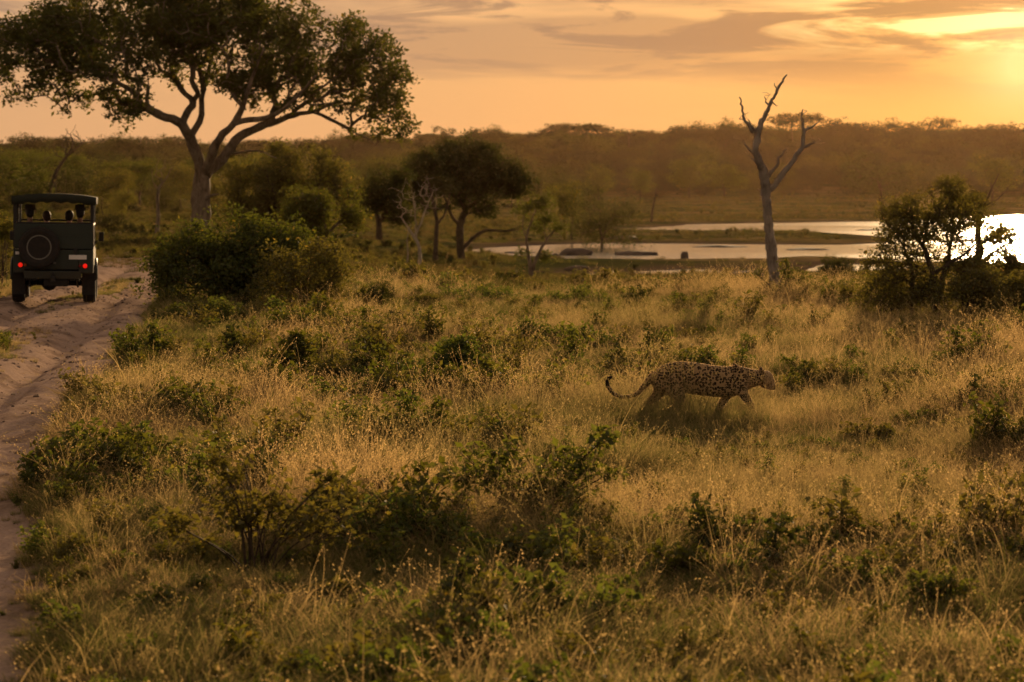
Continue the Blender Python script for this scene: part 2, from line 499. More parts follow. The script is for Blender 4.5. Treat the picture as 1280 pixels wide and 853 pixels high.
def leaves_mesh(name, centres, per, spread, size, mats, seed=1, flat=0.6, droop=0.0, aspect=0.5, sizevar=0.35, clumpvar=1.0, fold=0.25):
    r = np.random.default_rng(seed); n = len(centres) * per
    c = np.repeat(centres, per, axis=0)
    off = r.normal(0, 1, (n, 3)); off /= np.linalg.norm(off, axis=1, keepdims=True); off *= (r.random((n, 1)) ** 0.5) * spread
    off[:, 2] *= flat
    p = c + off
    a = r.uniform(0, 2 * PI, n); el = r.normal(0.0, 0.55, n) - droop
    d = np.stack([np.cos(a) * np.cos(el), np.sin(a) * np.cos(el), np.sin(el)], 1)
    rnd = r.normal(size=(n, 3)); rnd[:, 2] += 1.2
    s = np.cross(d, rnd); s /= np.linalg.norm(s, axis=1, keepdims=True) + 1e-9
    up = np.cross(s, d)
    L = size * (1 + sizevar * r.uniform(-1, 1, n))[:, None]; W = L * aspect * 0.5
    v0 = p; v1 = p + d * L * 0.45 + s * W + up * W * fold; v2 = p + d * L; v3 = p + d * L * 0.45 - s * W + up * W * fold
    V = np.stack([v0, v1, v2, v3], 1).reshape(-1, 3)
    b = np.arange(n)[:, None] * 4
    Fc = np.concatenate([b + [0, 1, 2], b + [0, 2, 3]], 1).reshape(-1, 3)
    cv = np.repeat(r.random(len(centres)), per) * clumpvar
    v = np.repeat(np.clip(0.55 * r.random(n) + 0.45 * cv, 0, 1), 4)
    return mesh_from(name, V, Fc, mats, smooth=False, cols={'tint': v})

def leaf_material(name, c0, c1, c2=None, trans=0.45, gloss=0.02, tcol=None):
    """c0..c1 by leaf; c2 an odd yellow/brown leaf"""
    m = bpy.data.materials.new(name); m.use_nodes = True
    t = NT(m.node_tree); t.n.clear()
    v = t.node('ShaderNodeAttribute', attribute_name='tint').outputs['Fac']
    oi = t.node('ShaderNodeObjectInfo').outputs['Random']
    col = t.mix(v, c0, c1)
    if c2: col = t.mix(t.ramp(v, 0.86, 0.97), col, c2)
    col = t.mix(t.math('MULTIPLY', oi, 0.35), col, t.mix(0.5, col, (0.16, 0.12, 0.03)))
    d = t.node('ShaderNodeBsdfDiffuse'); t.put(d.inputs[0], col)
    tr = t.node('ShaderNodeBsdfTranslucent')
    warm_ = t.mix(1.0, col, tcol or (1.7, 1.45, 0.6), 'MULTIPLY')
    t.put(tr.inputs[0], warm_)
    mx = t.node('ShaderNodeMixShader', i0=trans); t.put(mx.inputs[1], d); t.put(mx.inputs[2], tr)
    g = t.node('ShaderNodeBsdfGlossy'); g.inputs['Roughness'].default_value = 0.45; g.inputs[0].default_value = (1, 1, 1, 1)
    m2 = t.node('ShaderNodeMixShader', i0=gloss); t.put(m2.inputs[1], mx); t.put(m2.inputs[2], g)
    o = t.node('ShaderNodeOutputMaterial'); t.l.new(m2.outputs[0], o.inputs[0])
    return m

def bark_material(name, c0, c1, scale=8.0, b_=0.8):
    def build(t, b):
        g = t.node('ShaderNodeTexCoord').outputs['Object']
        n = t.noise(t.vmath('MULTIPLY', g, (1, 1, 0.3)), scale, 6, 0.65); n2 = t.noise(g, scale * 0.25, 3)
        t.put(b.inputs['Base Color'], t.mix(t.ramp(t.math('ADD', t.math('MULTIPLY', n, 0.6), t.math('MULTIPLY', n2, 0.4)), 0.35, 0.65), c0, c1))
        bump(t, b, n, b_, 0.05)
    return mat(name, rough=0.9, spec=0.12, build=build)

M_bark = bark_material('grey_bark', (0.10, 0.075, 0.05), (0.26, 0.21, 0.15))
M_barkd = bark_material('dark_bark', (0.05, 0.036, 0.024), (0.12, 0.09, 0.06))
M_dead = bark_material('weathered_dead_wood', (0.16, 0.13, 0.10), (0.36, 0.31, 0.25), 14)
M_pale = bark_material('pale_bark', (0.22, 0.18, 0.14), (0.40, 0.35, 0.27), 10)
M_leaf = leaf_material('broad_leaf', (0.040, 0.060, 0.012), (0.105, 0.130, 0.026), (0.24, 0.18, 0.04), trans=.5)
M_leafd = leaf_material('dark_leaf', (0.024, 0.035, 0.009), (0.065, 0.078, 0.020), (0.13, 0.11, 0.03), trans=0.4)
M_leafy = leaf_material('yellowish_leaf', (0.055, 0.07, 0.014), (0.14, 0.15, 0.03), (0.30, 0.22, 0.04), trans=0.5)
M_leafbig = leaf_material('great_tree_leaf', (0.026, 0.042, 0.010), (0.075, 0.100, 0.020), (0.20, 0.16, 0.03), trans=.5)
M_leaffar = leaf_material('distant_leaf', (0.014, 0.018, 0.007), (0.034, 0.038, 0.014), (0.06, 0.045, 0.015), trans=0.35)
M_leafg = leaf_material('fresh_leaf', (0.050, 0.080, 0.018), (0.115, 0.155, 0.036), (0.24, 0.22, 0.06), trans=0.55)
M_leafo = leaf_material('olive_leaf', (0.065, 0.072, 0.022), (0.15, 0.145, 0.042), (0.28, 0.21, 0.06), trans=0.5)

# ------------------------------------------------------------------ grass tufts
def grass_material(name, c0, c1, tip, trans=0.5):
    m = bpy.data.materials.new(name); m.use_nodes = True
    t = NT(m.node_tree); t.n.clear()
    v = t.node('ShaderNodeAttribute', attribute_name='tint').outputs['Fac']
    h = t.node('ShaderNodeAttribute', attribute_name='along').outputs['Fac']
    oi = t.node('ShaderNodeObjectInfo').outputs['Random']
    pos = t.node('ShaderNodeNewGeometry').outputs['Position']
    pn = t.noise(pos, 0.28, 3, 0.5)
    thatch_shade = t.ramp(h, 0.0, 0.38)  # dead thatch colour, with shade between the blades painted in for depth
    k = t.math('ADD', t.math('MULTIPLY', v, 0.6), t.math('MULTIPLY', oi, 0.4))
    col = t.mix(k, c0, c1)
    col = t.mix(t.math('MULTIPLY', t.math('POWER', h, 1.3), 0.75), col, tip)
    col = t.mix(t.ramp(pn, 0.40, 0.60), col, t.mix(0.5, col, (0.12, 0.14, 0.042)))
    col = t.mix(thatch_shade, t.mix(0.65, col, (0.035, 0.027, 0.014)), col)
    d = t.node('ShaderNodeBsdfDiffuse'); t.put(d.inputs[0], col)
    tr = t.node('ShaderNodeBsdfTranslucent'); t.put(tr.inputs[0], t.mix(1.0, col, (1.4, 1.2, 0.88), 'MULTIPLY'))
    mx = t.node('ShaderNodeMixShader', i0=trans); t.put(mx.inputs[1], d); t.put(mx.inputs[2], tr)
    o = t.node('ShaderNodeOutputMaterial'); t.l.new(mx.outputs[0], o.inputs[0])
    return m
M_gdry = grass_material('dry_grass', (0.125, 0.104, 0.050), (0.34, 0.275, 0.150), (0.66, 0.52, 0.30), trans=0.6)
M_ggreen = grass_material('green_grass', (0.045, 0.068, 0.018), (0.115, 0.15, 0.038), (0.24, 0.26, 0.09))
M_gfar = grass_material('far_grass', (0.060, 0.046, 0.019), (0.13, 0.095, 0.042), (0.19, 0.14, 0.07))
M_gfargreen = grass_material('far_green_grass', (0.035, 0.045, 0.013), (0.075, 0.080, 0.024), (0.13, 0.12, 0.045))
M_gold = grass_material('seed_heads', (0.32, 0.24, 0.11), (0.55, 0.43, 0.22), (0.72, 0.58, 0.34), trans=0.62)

def blades(n, rad, h, hv, wdt, lean, seg, r, curl=0.5):
    """returns verts, quads, along, tint"""
    a = r.uniform(0, 2 * PI, n); rr = rad * np.sqrt(r.random(n))
    base = np.stack([rr * np.cos(a), rr * np.sin(a), np.full(n, -0.03)], 1)
    da = a + r.normal(0, 1.0, n); ln = np.abs(r.normal(0, lean, n)) + lean * 0.3
    H = h * (1 + hv * r.uniform(-1, 0.8, n))
    dx = np.stack([np.cos(da), np.sin(da), 0 * da], 1)
    fa = r.uniform(0, 2 * PI, n); side = np.stack([np.cos(fa), np.sin(fa), 0 * fa], 1)
    V = []; al = []
    for s in range(seg + 1):
        t = s / seg
        bend = ln * (t ** 2) * (1 + curl * t)
        p = base + dx * (H * bend)[:, None] + np.array([0, 0, 1]) * (H * (t - 0.35 * ln * t * t * t))[:, None]
        ww = wdt * (1 - t ** 1.6) * 0.5 + 0.0004
        V += [p - side * ww, p + side * ww]; al += [np.full(n, t)] * 2
    V = np.stack(V, 1); m = V.shape[1]
    b = np.arange(n)[:, None] * m
    Q = np.concatenate([b + [2 * s, 2 * s + 1, 2 * s + 3, 2 * s + 2] for s in range(seg)], 0)
    top = V[:, -2:].mean(1); dirn = top - V[:, -4:-2].mean(1)
    tint = np.repeat(r.random(n), m)
    return V.reshape(-1, 3), Q, np.stack(al, 1).ravel(), tint, top, dirn, H

def tuft(name, parts, seed):
    """parts: list of (n, radius, height, var, width, lean, segs, material, headspec)"""
    r = np.random.default_rng(seed)
    VV, QQ, AL, TI, MI = [], [], [], [], []; off = 0; mats = []
    for (n, rad, h, hv, wd, lean, seg, m, head) in parts:
        if m not in mats: mats.append(m)
        V, Q, al, ti, top, dr, H = blades(n, rad, h, hv, wd, lean, seg, r)
        VV.append(V); QQ.append(Q + off); AL.append(al); TI.append(ti); MI.append(np.full(len(Q), mats.index(m))); off += len(V)
        if head:
            hm_, kind, hl, hw, ns = head
            if hm_ not in mats: mats.append(hm_)
            k = len(top); dr = dr / (np.linalg.norm(dr, axis=1, keepdims=True) + 1e-9)
            for s in range(ns):
                t = (s + 0.5) / ns
                if kind == 'spike':
                    c = top - dr * hl * (1 - t) * 1.0 + r.normal(0, hw * 0.5, (k, 3)); L = hw * 1.6
                else:
                    sp = r.normal(0, 1, (k, 3)); sp /= np.linalg.norm(sp, axis=1, keepdims=True)
                    c = top - dr * hl * (1 - t) + sp * hl * 0.45 * (1 - t * 0.5) * r.random((k, 1)); L = hw * 1.5
                    c[:, 2] -= hl * 0.1
                d = dr + r.normal(0, 0.5, (k, 3)); d /= np.linalg.norm(d, axis=1, keepdims=True)
                sd = np.cross(d, r.normal(size=(k, 3))); sd /= np.linalg.norm(sd, axis=1, keepdims=True) + 1e-9
                Vh = np.stack([c, c + d * L * 0.5 + sd * hw * 0.35, c + d * L, c + d * L * 0.5 - sd * hw * 0.35], 1).reshape(-1, 3)
                b = np.arange(k)[:, None] * 4
                VV.append(Vh); QQ.append(b + [0, 1, 2, 3] + off); AL.append(np.full(k * 4, t)); TI.append(np.repeat(r.random(k), 4))
                MI.append(np.full(k, mats.index(hm_))); off += k * 4
    return mesh_from(name, np.concatenate(VV), np.concatenate(QQ), mats, False, np.concatenate(MI), {'tint': np.concatenate(TI), 'along': np.concatenate(AL)})

def forb(name, n_st, h, leafsize, m_leaf, seed, spread=0.12, per=7):
    """low leafy herb"""
    r = np.random.default_rng(seed); ch = []; cs = []
    for i in range(n_st):
        a = r.uniform(0, 2 * PI); ln = r.uniform(0.1, 0.7); H = h * r.uniform(0.5, 1.1)
        p0 = np.array([r.normal(0, 0.02), r.normal(0, 0.02), -0.02]); pts = [p0]
        for k in range(1, 5):
            t = k / 4
            pts.append(p0 + np.array([math.cos(a) * ln * H * t * (0.5 + t * 0.5), math.sin(a) * ln * H * t * (0.5 + 0.5 * t), H * t * (1 - 0.2 * ln * t)]) + r.normal(0, 0.008, 3))
            if k > 0: cs.append(pts[-1]); 
            if k > 1: cs.append((pts[-1] + pts[-2]) / 2)
        ch.append((np.array(pts), np.linspace(0.004, 0.0015, 5) * (1 + h), 3))
    VV, FF = [], []; tube_parts(ch, VV, FF, 0)
    V = np.concatenate(VV); Q = np.concatenate(FF)
    lm = leaves_mesh(name + '_l', np.array(cs), per, spread * h / 0.3 * 0.35, leafsize, [m_leaf], seed, 0.7, 0.1, 0.55)
    nV = len(lm.vertices); LV = np.zeros(nV * 3, np.float32); lm.vertices.foreach_get('co', LV); LV = LV.reshape(-1, 3)
    ti = np.zeros(nV, np.float32); lm.attributes['tint'].data.foreach_get('value', ti)
    nP = len(lm.polygons); LF = (np.arange(nP * 3)).reshape(-1, 3)
    li = np.zeros(nP * 3, np.int32); lm.loops.foreach_get('vertex_index', li); LF = li.reshape(-1, 3)
    faces = [list(dict.fromkeys(f)) for f in Q.tolist()] + (LF + len(V)).tolist()
    me = mesh_from(name, np.concatenate([V, LV]), faces, [M_barkd, m_leaf], False, [0] * len(Q) + [1] * nP,
                   {'tint': np.concatenate([np.full(len(V), 0.3), ti])})
    bpy.data.meshes.remove(lm)
    return me

def scatter(name, meshes, P, rot, scl, tilt, pick, parent=None):
    """one object: tufts set on points (geometry nodes)"""
    me = bpy.data.meshes.new(name); me.vertices.add(len(P)); me.vertices.foreach_set('co', np.asarray(P, np.float32).ravel())
    def attr(n, ty, val, prop='value'):
        a = me.attributes.new(n, ty, 'POINT'); a.data.foreach_set(prop, val)
    attr('rotv', 'FLOAT_VECTOR', np.stack([tilt[:, 0], tilt[:, 1], rot], 1).astype(np.float32).ravel(), 'vector')
    attr('scl', 'FLOAT_VECTOR', np.asarray(scl, np.float32).ravel(), 'vector')
    attr('pick', 'INT', np.asarray(pick, np.int32))
    o = link(name, me, parent)
    ng = bpy.data.node_groups.new(name, 'GeometryNodeTree')
    ng.interface.new_socket('Geometry', in_out='INPUT', socket_type='NodeSocketGeometry')
    ng.interface.new_socket('Geometry', in_out='OUTPUT', socket_type='NodeSocketGeometry')
    t = NT(ng)
    gi = t.n.new('NodeGroupInput'); go = t.n.new('NodeGroupOutput')
    col = bpy.data.collections.new(name + '_kinds')
    for i, m in enumerate(meshes):
        ob = bpy.data.objects.new('%s_%02d' % (name, i), m); col.objects.link(ob)
    ci = t.n.new('GeometryNodeCollectionInfo'); ci.inputs['Collection'].default_value = col
    ci.inputs['Separate Children'].default_value = True; ci.inputs['Reset Children'].default_value = True
    ip = t.n.new('GeometryNodeInstanceOnPoints'); ip.inputs['Pick Instance'].default_value = True
    def named(n, ty):
        nd = t.n.new('GeometryNodeInputNamedAttribute'); nd.data_type = ty; nd.inputs['Name'].default_value = n
        return nd.outputs['Attribute']
    t.l.new(gi.outputs[0], ip.inputs['Points']); t.l.new(ci.outputs[0], ip.inputs['Instance'])
    t.l.new(named('pick', 'INT'), ip.inputs['Instance Index'])
    er = t.n.new('FunctionNodeEulerToRotation'); t.l.new(named('rotv', 'FLOAT_VECTOR'), er.inputs[0]); t.l.new(er.outputs[0], ip.inputs['Rotation'])
    t.l.new(named('scl', 'FLOAT_VECTOR'), ip.inputs['Scale'])
    t.l.new(ip.outputs[0], go.inputs[0])
    md = o.modifiers.new('scatter', 'NODES'); md.node_group = ng
    return tag(o, kind='stuff')

# ------------------------------------------------------------------ grass over the plain
M_pebble = mat('pebble_stone', rough=.9, build=lambda t, b: t.put(b.inputs['Base Color'], t.mix(t.node('ShaderNodeObjectInfo').outputs['Random'], (.10, .07, .05), (.34, .25, .19))))
D_, G_, S_ = M_gdry, M_ggreen, M_gold
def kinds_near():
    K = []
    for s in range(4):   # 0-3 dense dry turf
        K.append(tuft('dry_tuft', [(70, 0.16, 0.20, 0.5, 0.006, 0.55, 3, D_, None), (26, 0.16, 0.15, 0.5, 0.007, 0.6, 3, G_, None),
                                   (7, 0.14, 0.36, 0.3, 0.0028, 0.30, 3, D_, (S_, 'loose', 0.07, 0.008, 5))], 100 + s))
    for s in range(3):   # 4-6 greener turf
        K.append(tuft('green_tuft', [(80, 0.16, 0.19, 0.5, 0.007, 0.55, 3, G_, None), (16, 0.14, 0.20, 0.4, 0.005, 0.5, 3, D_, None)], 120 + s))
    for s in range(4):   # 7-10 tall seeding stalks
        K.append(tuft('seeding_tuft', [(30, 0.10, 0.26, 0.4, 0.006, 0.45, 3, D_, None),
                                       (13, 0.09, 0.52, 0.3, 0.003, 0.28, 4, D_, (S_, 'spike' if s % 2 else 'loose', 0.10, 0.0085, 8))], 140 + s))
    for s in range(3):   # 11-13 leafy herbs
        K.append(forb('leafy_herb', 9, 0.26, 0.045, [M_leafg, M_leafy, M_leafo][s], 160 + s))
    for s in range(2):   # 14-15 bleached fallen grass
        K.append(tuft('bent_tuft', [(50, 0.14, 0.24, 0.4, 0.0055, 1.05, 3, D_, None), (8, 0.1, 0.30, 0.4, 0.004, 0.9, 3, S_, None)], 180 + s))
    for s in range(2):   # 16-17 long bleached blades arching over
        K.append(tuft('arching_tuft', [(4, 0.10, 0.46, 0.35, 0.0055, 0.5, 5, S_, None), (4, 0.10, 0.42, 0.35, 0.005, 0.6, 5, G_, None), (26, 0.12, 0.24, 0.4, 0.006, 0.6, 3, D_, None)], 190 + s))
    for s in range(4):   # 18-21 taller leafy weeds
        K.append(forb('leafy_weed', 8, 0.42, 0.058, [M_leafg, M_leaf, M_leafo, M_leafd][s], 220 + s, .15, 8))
    return K

def sample_fan(d0, d1, n, half, r, power=1.0):
    """points over the ground in the camera's wedge plus a margin either side"""
    d = np.sqrt(r.uniform(d0 ** 2, d1 ** 2, n)); a = r.uniform(-half, half, n)
    return d * np.sin(a), d * np.cos(a)

LEOP = (1.94, 28.3)
def lay(name, d0, d1, n, half, seed, kinds, size, zone):
    r = np.random.default_rng(seed)
    x, y = sample_fan(d0, d1, n, half, r)
    rd = road_w(x, y); sd = water_sd(x, y)
    keep = (r.random(n) > rd * 1.05) & (sd > np.where(y > 230, 5.0, 1.5)) & ~((y > 225) & (y < 560) & (CX + x / y * F > 640) & (r.random(n) < .72)) & ~((y > 560) & (r.random(n) < .6)) & ~((y > 158) & (y < 232) & (CX + x / y * F > 640) & (r.random(n) < .75))
    mid = np.exp(-((x - road_x(y)) / 0.32) ** 2) * sstep(0.5, 0.7, fbm(x * 0.5, y * 0.16, 3, 61)) * (rd > 0.5) * (y > 33)
    keep |= (r.random(n) < mid * 0.9)
    x, y, rd = x[keep], y[keep], rd[keep]; n = len(x)
    z = gz(x, y)
    pick, sc = zone(x, y, r)
    s = size * sc * r.uniform(0.7, 1.3, n) * (1 - 0.55 * (rd > 0.3))
    S3 = np.stack([s, s, s * r.uniform(0.8, 1.2, n)], 1)
    # trodden and hidden ground round the leopard's near side is kept a little lower
    dl = np.hypot((x - LEOP[0]) / 1.1, (y - LEOP[1] + 0.45) / 0.6); S3[:, 2] *= 1 + 1.15 * np.exp(-dl ** 2)
    if name == 'grass' and d0 < 60 and len(kinds) > 18:
        bad = ((dl < 1.6) | ((x > .5) & (x < 3.4) & (y > 26.3) & (y < 31.5))) & (pick >= 11) & ((pick < 14) | (pick > 17)); pick = np.where(bad, pick % 4, pick)
    return scatter(name, kinds, np.stack([x, y, z], 1), r.uniform(0, 2 * PI, n), S3, r.normal(0, 0.12, (n, 2)), pick)

def choose(r, probs):
    """probs (k, n) -> index per column"""
    P = np.cumsum(probs / probs.sum(0), 0); u = r.random(P.shape[1])
    return (u[None, :] > P).sum(0).clip(0, P.shape[0] - 1)

def zone_near(x, y, r):
    g = fbm(x / 4.5, y / 3.2, 3, 201); t = fbm(x / 3.0 + 9, y / 2.4, 3, 202); hb = fbm(x / 2.2, y / 2.0, 3, 203)
    px = CX + x / y * F
    green = sstep(0.47, 0.58, g) * 1.9 + 0.24 + 0.75 * sstep(20, 14, y) + 1.6 * sstep(48, 58, y) * sstep(900, 700, px)  # dark greens and herbs added nearest, putting shade into the planting colour
    tall = (sstep(0.48, 0.62, t) * 1.3 + 0.25) * (0.45 + 0.9 * sstep(500, 1200, px)) * (1 - 0.75 * sstep(20, 14, y))
    herb = sstep(0.52, 0.66, hb) * 0.8 + 0.06 + 0.35 * sstep(21, 14, y)
    o = np.ones_like(x)
    weed = sstep(.54, .66, fbm(x / 1.7 + 40, y / 1.9, 3, 205)) * .24 * sstep(13, 30, y) ** .5 * (0.5 + .5 * sstep(900, 500, px)) + .006
    probs = np.stack([o * .5] * 4 + [green] * 3 + [tall * .42] * 4 + [herb * .5, herb * .5, herb * .45] + [o * 0.28] * 2 + [0.10 * o] * 2 + [weed, weed, weed * .8, weed * .5])
    sc = 0.62 + 0.95 * sstep(.30, .70, fbm(x / 1.6, y / 1.8, 3, 204)) * (.75 + .25 * fbm(x / 6, y / 6, 2, 207))
    return choose(r, probs), sc

NK = kinds_near()
lay('grass', 7.5, 34, 34000, math.radians(16.5), 11, NK, 0.74, zone_near)
lay('grass', 34, 75, 33000, math.radians(15.5), 12, NK, 0.80, zone_near)

FK = [tuft('far_tuft', [(40, 0.5, 0.28, 0.5, 0.030, 0.5, 2, M_gfar, None), (20, 0.5, 0.26, 0.5, 0.03, 0.5, 2, M_gfargreen, None)], 300),
      tuft('far_green', [(55, 0.55, 0.34, 0.5, 0.032, 0.45, 2, M_gfargreen, None)], 301),
      tuft('far_stalks', [(36, 0.5, 0.5, 0.4, 0.02, 0.35, 2, M_gfar, (M_gfar, 'loose', 0.12, 0.04, 3)), (20, 0.5, 0.3, 0.4, 0.03, 0.4, 2, M_gfargreen, None)], 302),
      forb('far_herb', 14, 0.5, 0.11, M_leafd, 303, 0.2, 6), forb('far_herb', 14, 0.55, 0.11, M_leafo, 304, 0.2, 6)]
def zone_far(x, y, r):
    g = fbm(x / 22, y / 14, 3, 211); px = CX + x / y * F
    near_band = sstep(62, 70, y) * sstep(125, 95, y) * sstep(430, 520, px) * sstep(860, 740, px)
    probs = np.stack([0 * x + .8, sstep(0.42, 0.6, g) * 2 + .25 + 3 * near_band, 0 * x + .35 + .3 * sstep(700, 1100, px), sstep(.5, .66, fbm(x / 9, y / 7, 3, 212)) * .7 + .04, sstep(.5, .66, fbm(x / 8, y / 9, 3, 213)) * .5 + .04])
    return choose(r, probs), 0.65 + 0.7 * fbm(x / 12, y / 10, 2, 214) + 0.5 * near_band
PB = []
for s_ in range(3):
    bm = bmesh.new(); bmesh.ops.create_icosphere(bm, subdivisions=2, radius=1); rr_ = np.random.default_rng(s_)
    for v in bm.verts: v.co = v.co * rr_.uniform(.75, 1.2); v.co.z *= .6
    m_ = bpy.data.meshes.new('pebble'); bm.to_mesh(m_); bm.free(); m_.materials.append(M_pebble); PB.append(m_)
r = np.random.default_rng(44); n = 2600; yy_ = np.sqrt(r.uniform(14 ** 2, 75 ** 2, n)); xx_ = road_x(yy_) + r.uniform(-2.3, 2.3, n)
s_ = .012 + .035 * r.random(n) ** 4; scatter('pebbles', PB, np.stack([xx_, yy_, gz(xx_, yy_)], 1), r.uniform(0, 6.28, n), np.stack([s_] * 3, 1), r.normal(0, .2, (n, 2)), r.integers(0, 3, n))
# trampled bits of dry grass blown over the track
n = 900; yy_ = np.sqrt(r.uniform(14 ** 2, 70 ** 2, n)); xx_ = road_x(yy_) + r.uniform(-2.2, 2.2, n)
LT = [tuft('grass_litter', [(7, .10, .10, .5, .005, 1.6, 2, D_, None)], 500 + k) for k in range(2)]
s_ = r.uniform(.4, 1.2, n); scatter('grass_litter', LT, np.stack([xx_, yy_, gz(xx_, yy_)], 1), r.uniform(0, 6.28, n), np.stack([s_] * 3, 1), r.normal(0, .2, (n, 2)), r.integers(0, 2, n))
lay('grass', 72, 190, 46000, math.radians(15.5), 13, FK, 0.62, zone_far)
lay('grass', 190, 620, 33000, math.radians(15.0), 14, FK, 0.9, zone_far)
lay('grass', 620, 1050, 11000, math.radians(15.0), 15, FK, 1.6, zone_far)

# ------------------------------------------------------------------ trees and shrubs
def plant(name, label, cat, base, limbs, targets, leaf, bark, lmat, step, tip_r, seed=1, group=None, woody='trunk', leafy='crown',
          wander=0.18, up=0.12, bare=(), power=2.3):
    """limbs, targets in local metres; leaf = (per, spread, size, kwargs)"""
    root = tag(empty(name, base), label, cat, group)
    T = np.array(targets) if len(targets) else np.zeros((0, 3))
    B = np.array(bare) if len(bare) else np.zeros((0, 3))
    chains, nodes, rad = grow(limbs, np.concatenate([T, B]), step, tip_r, power, wander, seed, up)
    link(woody, tubes_mesh(woody, chains, [bark]), root)
    if len(T):
        per, spread, size, kw = leaf
        link(leafy, leaves_mesh(leafy, T, per, spread, size, [lmat], seed, **kw), root)
    return root

def px_limbs(D, base, specs, step, wob=0.0, seed=1):
    """specs: list of lists of (px, py, depth offset, radius in metres)"""
    out = []
    for i, sp in enumerate(specs):
        P = [np.array(at(a, b, D + dy) - base) for a, b, dy, r in sp]
        out.append(smooth_line(P, [s[3] for s in sp], step, wob, seed + i))
    return out

def px_ells(D, base, specs):
    """(px, py, half width px, half height px, depth offset m, half depth m)"""
    out = []
    for a, b, rx, ry, dy, rd in specs:
        c = np.array(at(a, b, D + dy) - base); k = 1 / ppm(D + dy)
        out.append((c[0], c[1], c[2], rx * k, rd, ry * k))
    return out

# --- the great spreading tree
D = 160; base = gp(249, D); base.z -= 0.1
bt = px_limbs(D, base, [
    [(247, 302, 0, .80), (250, 275, 0, .62), (252, 250, 0, .58), (252, 224, 0, .56)],
    [(252, 224, 0, .50), (249, 205, -.2, .36), (244, 188, -.4, .33), (238, 173, -.6, .31), (228, 156, -1, .27)],
    [(228, 156, -1, .24), (216, 149, -1.4, .2), (203, 146, -2, .18), (184, 135, -2.6, .16), (165, 114, -3.4, .13), (146, 103, -4, .11), (127, 97, -4.4, .09), (84, 88, -5, .06)],
    [(228, 156, -1, .22), (234, 141, -.4, .19), (241, 127, .4, .16), (228, 114, 1.2, .13), (220, 100, 1.8, .12), (214, 84, 2.4, .09)],
    [(184, 135, -2.6, .12), (160, 140, -1, .09), (140, 128, .6, .07), (120, 118, 2, .05)],
    [(238, 173, -.6, .25), (246, 158, -.2, .22), (252, 143, .6, .19), (253, 118, 1.4, .16), (262, 84, 2.6, .12), (268, 50, 3.6, .08)],
    [(241, 127, .4, .12), (248, 118, 0, .1), (240, 100, -1, .08), (250, 70, -2.4, .06)],
    [(252, 224, 0, .48), (262, 212, .3, .36), (278, 199, .6, .33), (288, 184, 1, .31), (300, 171, 1.4, .29), (325, 158, 2, .25), (345, 152, 2.4, .2), (359, 146, 2.8, .18), (375, 142, 3.2, .16), (392, 140, 3.6, .13), (408, 133, 4, .1), (424, 127, 4.4, .08)],
    [(392, 140, 3.6, .1), (410, 148, 3.8, .08), (430, 158, 4.0, .055), (452, 170, 4.2, .04), (470, 182, 4.2, .03)],
    [(359, 146, 2.8, .13), (378, 132, 2, .1), (400, 112, 1, .08), (430, 88, 0, .06)],
    [(257, 218, 0, .40), (262, 203, -.6, .30), (268, 184, -1.2, .27), (279, 168, -1.8, .25), (292, 155, -2.4, .22), (303, 133, -3, .18), (310, 112, -3.6, .14), (318, 90, -4, .1), (330, 60, -4.4, .07)],
    [(292, 155, -2.4, .2), (312, 150, -2.8, .18), (332, 148, -3.2, .16), (352, 138, -3.8, .13), (372, 120, -4.4, .1), (395, 95, -5, .07)],
    [(303, 133, -3, .12), (292, 118, -2, .1), (286, 95, -1, .08), (290, 60, 0, .06)],
    [(250, 256, 0, .2), (257, 249, -.3, .14), (264, 245, -.6, .11), (273, 243, -.9, .06)],
    [(284, 195, .8, .12), (300, 190, .6, .07), (322, 189, .4, .06), (346, 198, .2, .03)],
], 0.35, 0.018, 5)
el = px_ells(D, base, [(60, 62, 66, 42, -3, 4.5), (25, 88, 34, 32, -3, 3.5), (62, 112, 42, 18, -2, 3), (100, 38, 62, 40, 1, 5), (180, 14, 90, 42, 0, 6),
    (275, 8, 92, 44, 0, 6), (225, 58, 60, 32, 0, 5), (140, 84, 52, 24, -3, 4), (166, 138, 24, 20, -2.4, 2), (150, 118, 26, 14, -2, 2), (90, 130, 22, 12, -1, 2), (335, 44, 58, 46, 0, 6),
    (345, 92, 50, 30, 1, 5), (420, 76, 60, 40, 2, 5), (466, 88, 40, 44, 2.5, 4), (478, 138, 32, 26, 3.5, 3), (492, 160, 22, 14, 4, 2.5),
    (430, 124, 46, 17, 3, 4), (310, 104, 30, 18, -2, 3), (268, 92, 18, 12, 1, 2), (266, 135, 6, 9, 1, .8), (350, 132, 26, 8, 0, 2),
    (442, 40, 30, 20, 1, 3), (500, 105, 14, 26, 3, 2), (30, 44, 30, 18, -1, 3), (205, 100, 20, 8, 1, 2), (195, 150, 7, 7, -2, 1), (108, 150, 14, 8, -1, 1.5)])
el += px_ells(D, base, [(458, 172, 22, 10, 4, 1.5), (440, 160, 20, 8, 4, 1.5)])
bt = [(p_, r_ * .86) for p_, r_ in bt]
cp = ell_points(el, 1500, 5, 0.2, 0.44, 1.3, over=.28)
plant('spreading_tree', 'large spreading tree with forked pale trunk behind the vehicle track', 'tree', base, bt, cp,
      (40, 0.62, 0.26, dict(flat=0.8, aspect=0.55)), M_bark, M_leafbig, 0.45, 0.017, 5, wander=0.22)

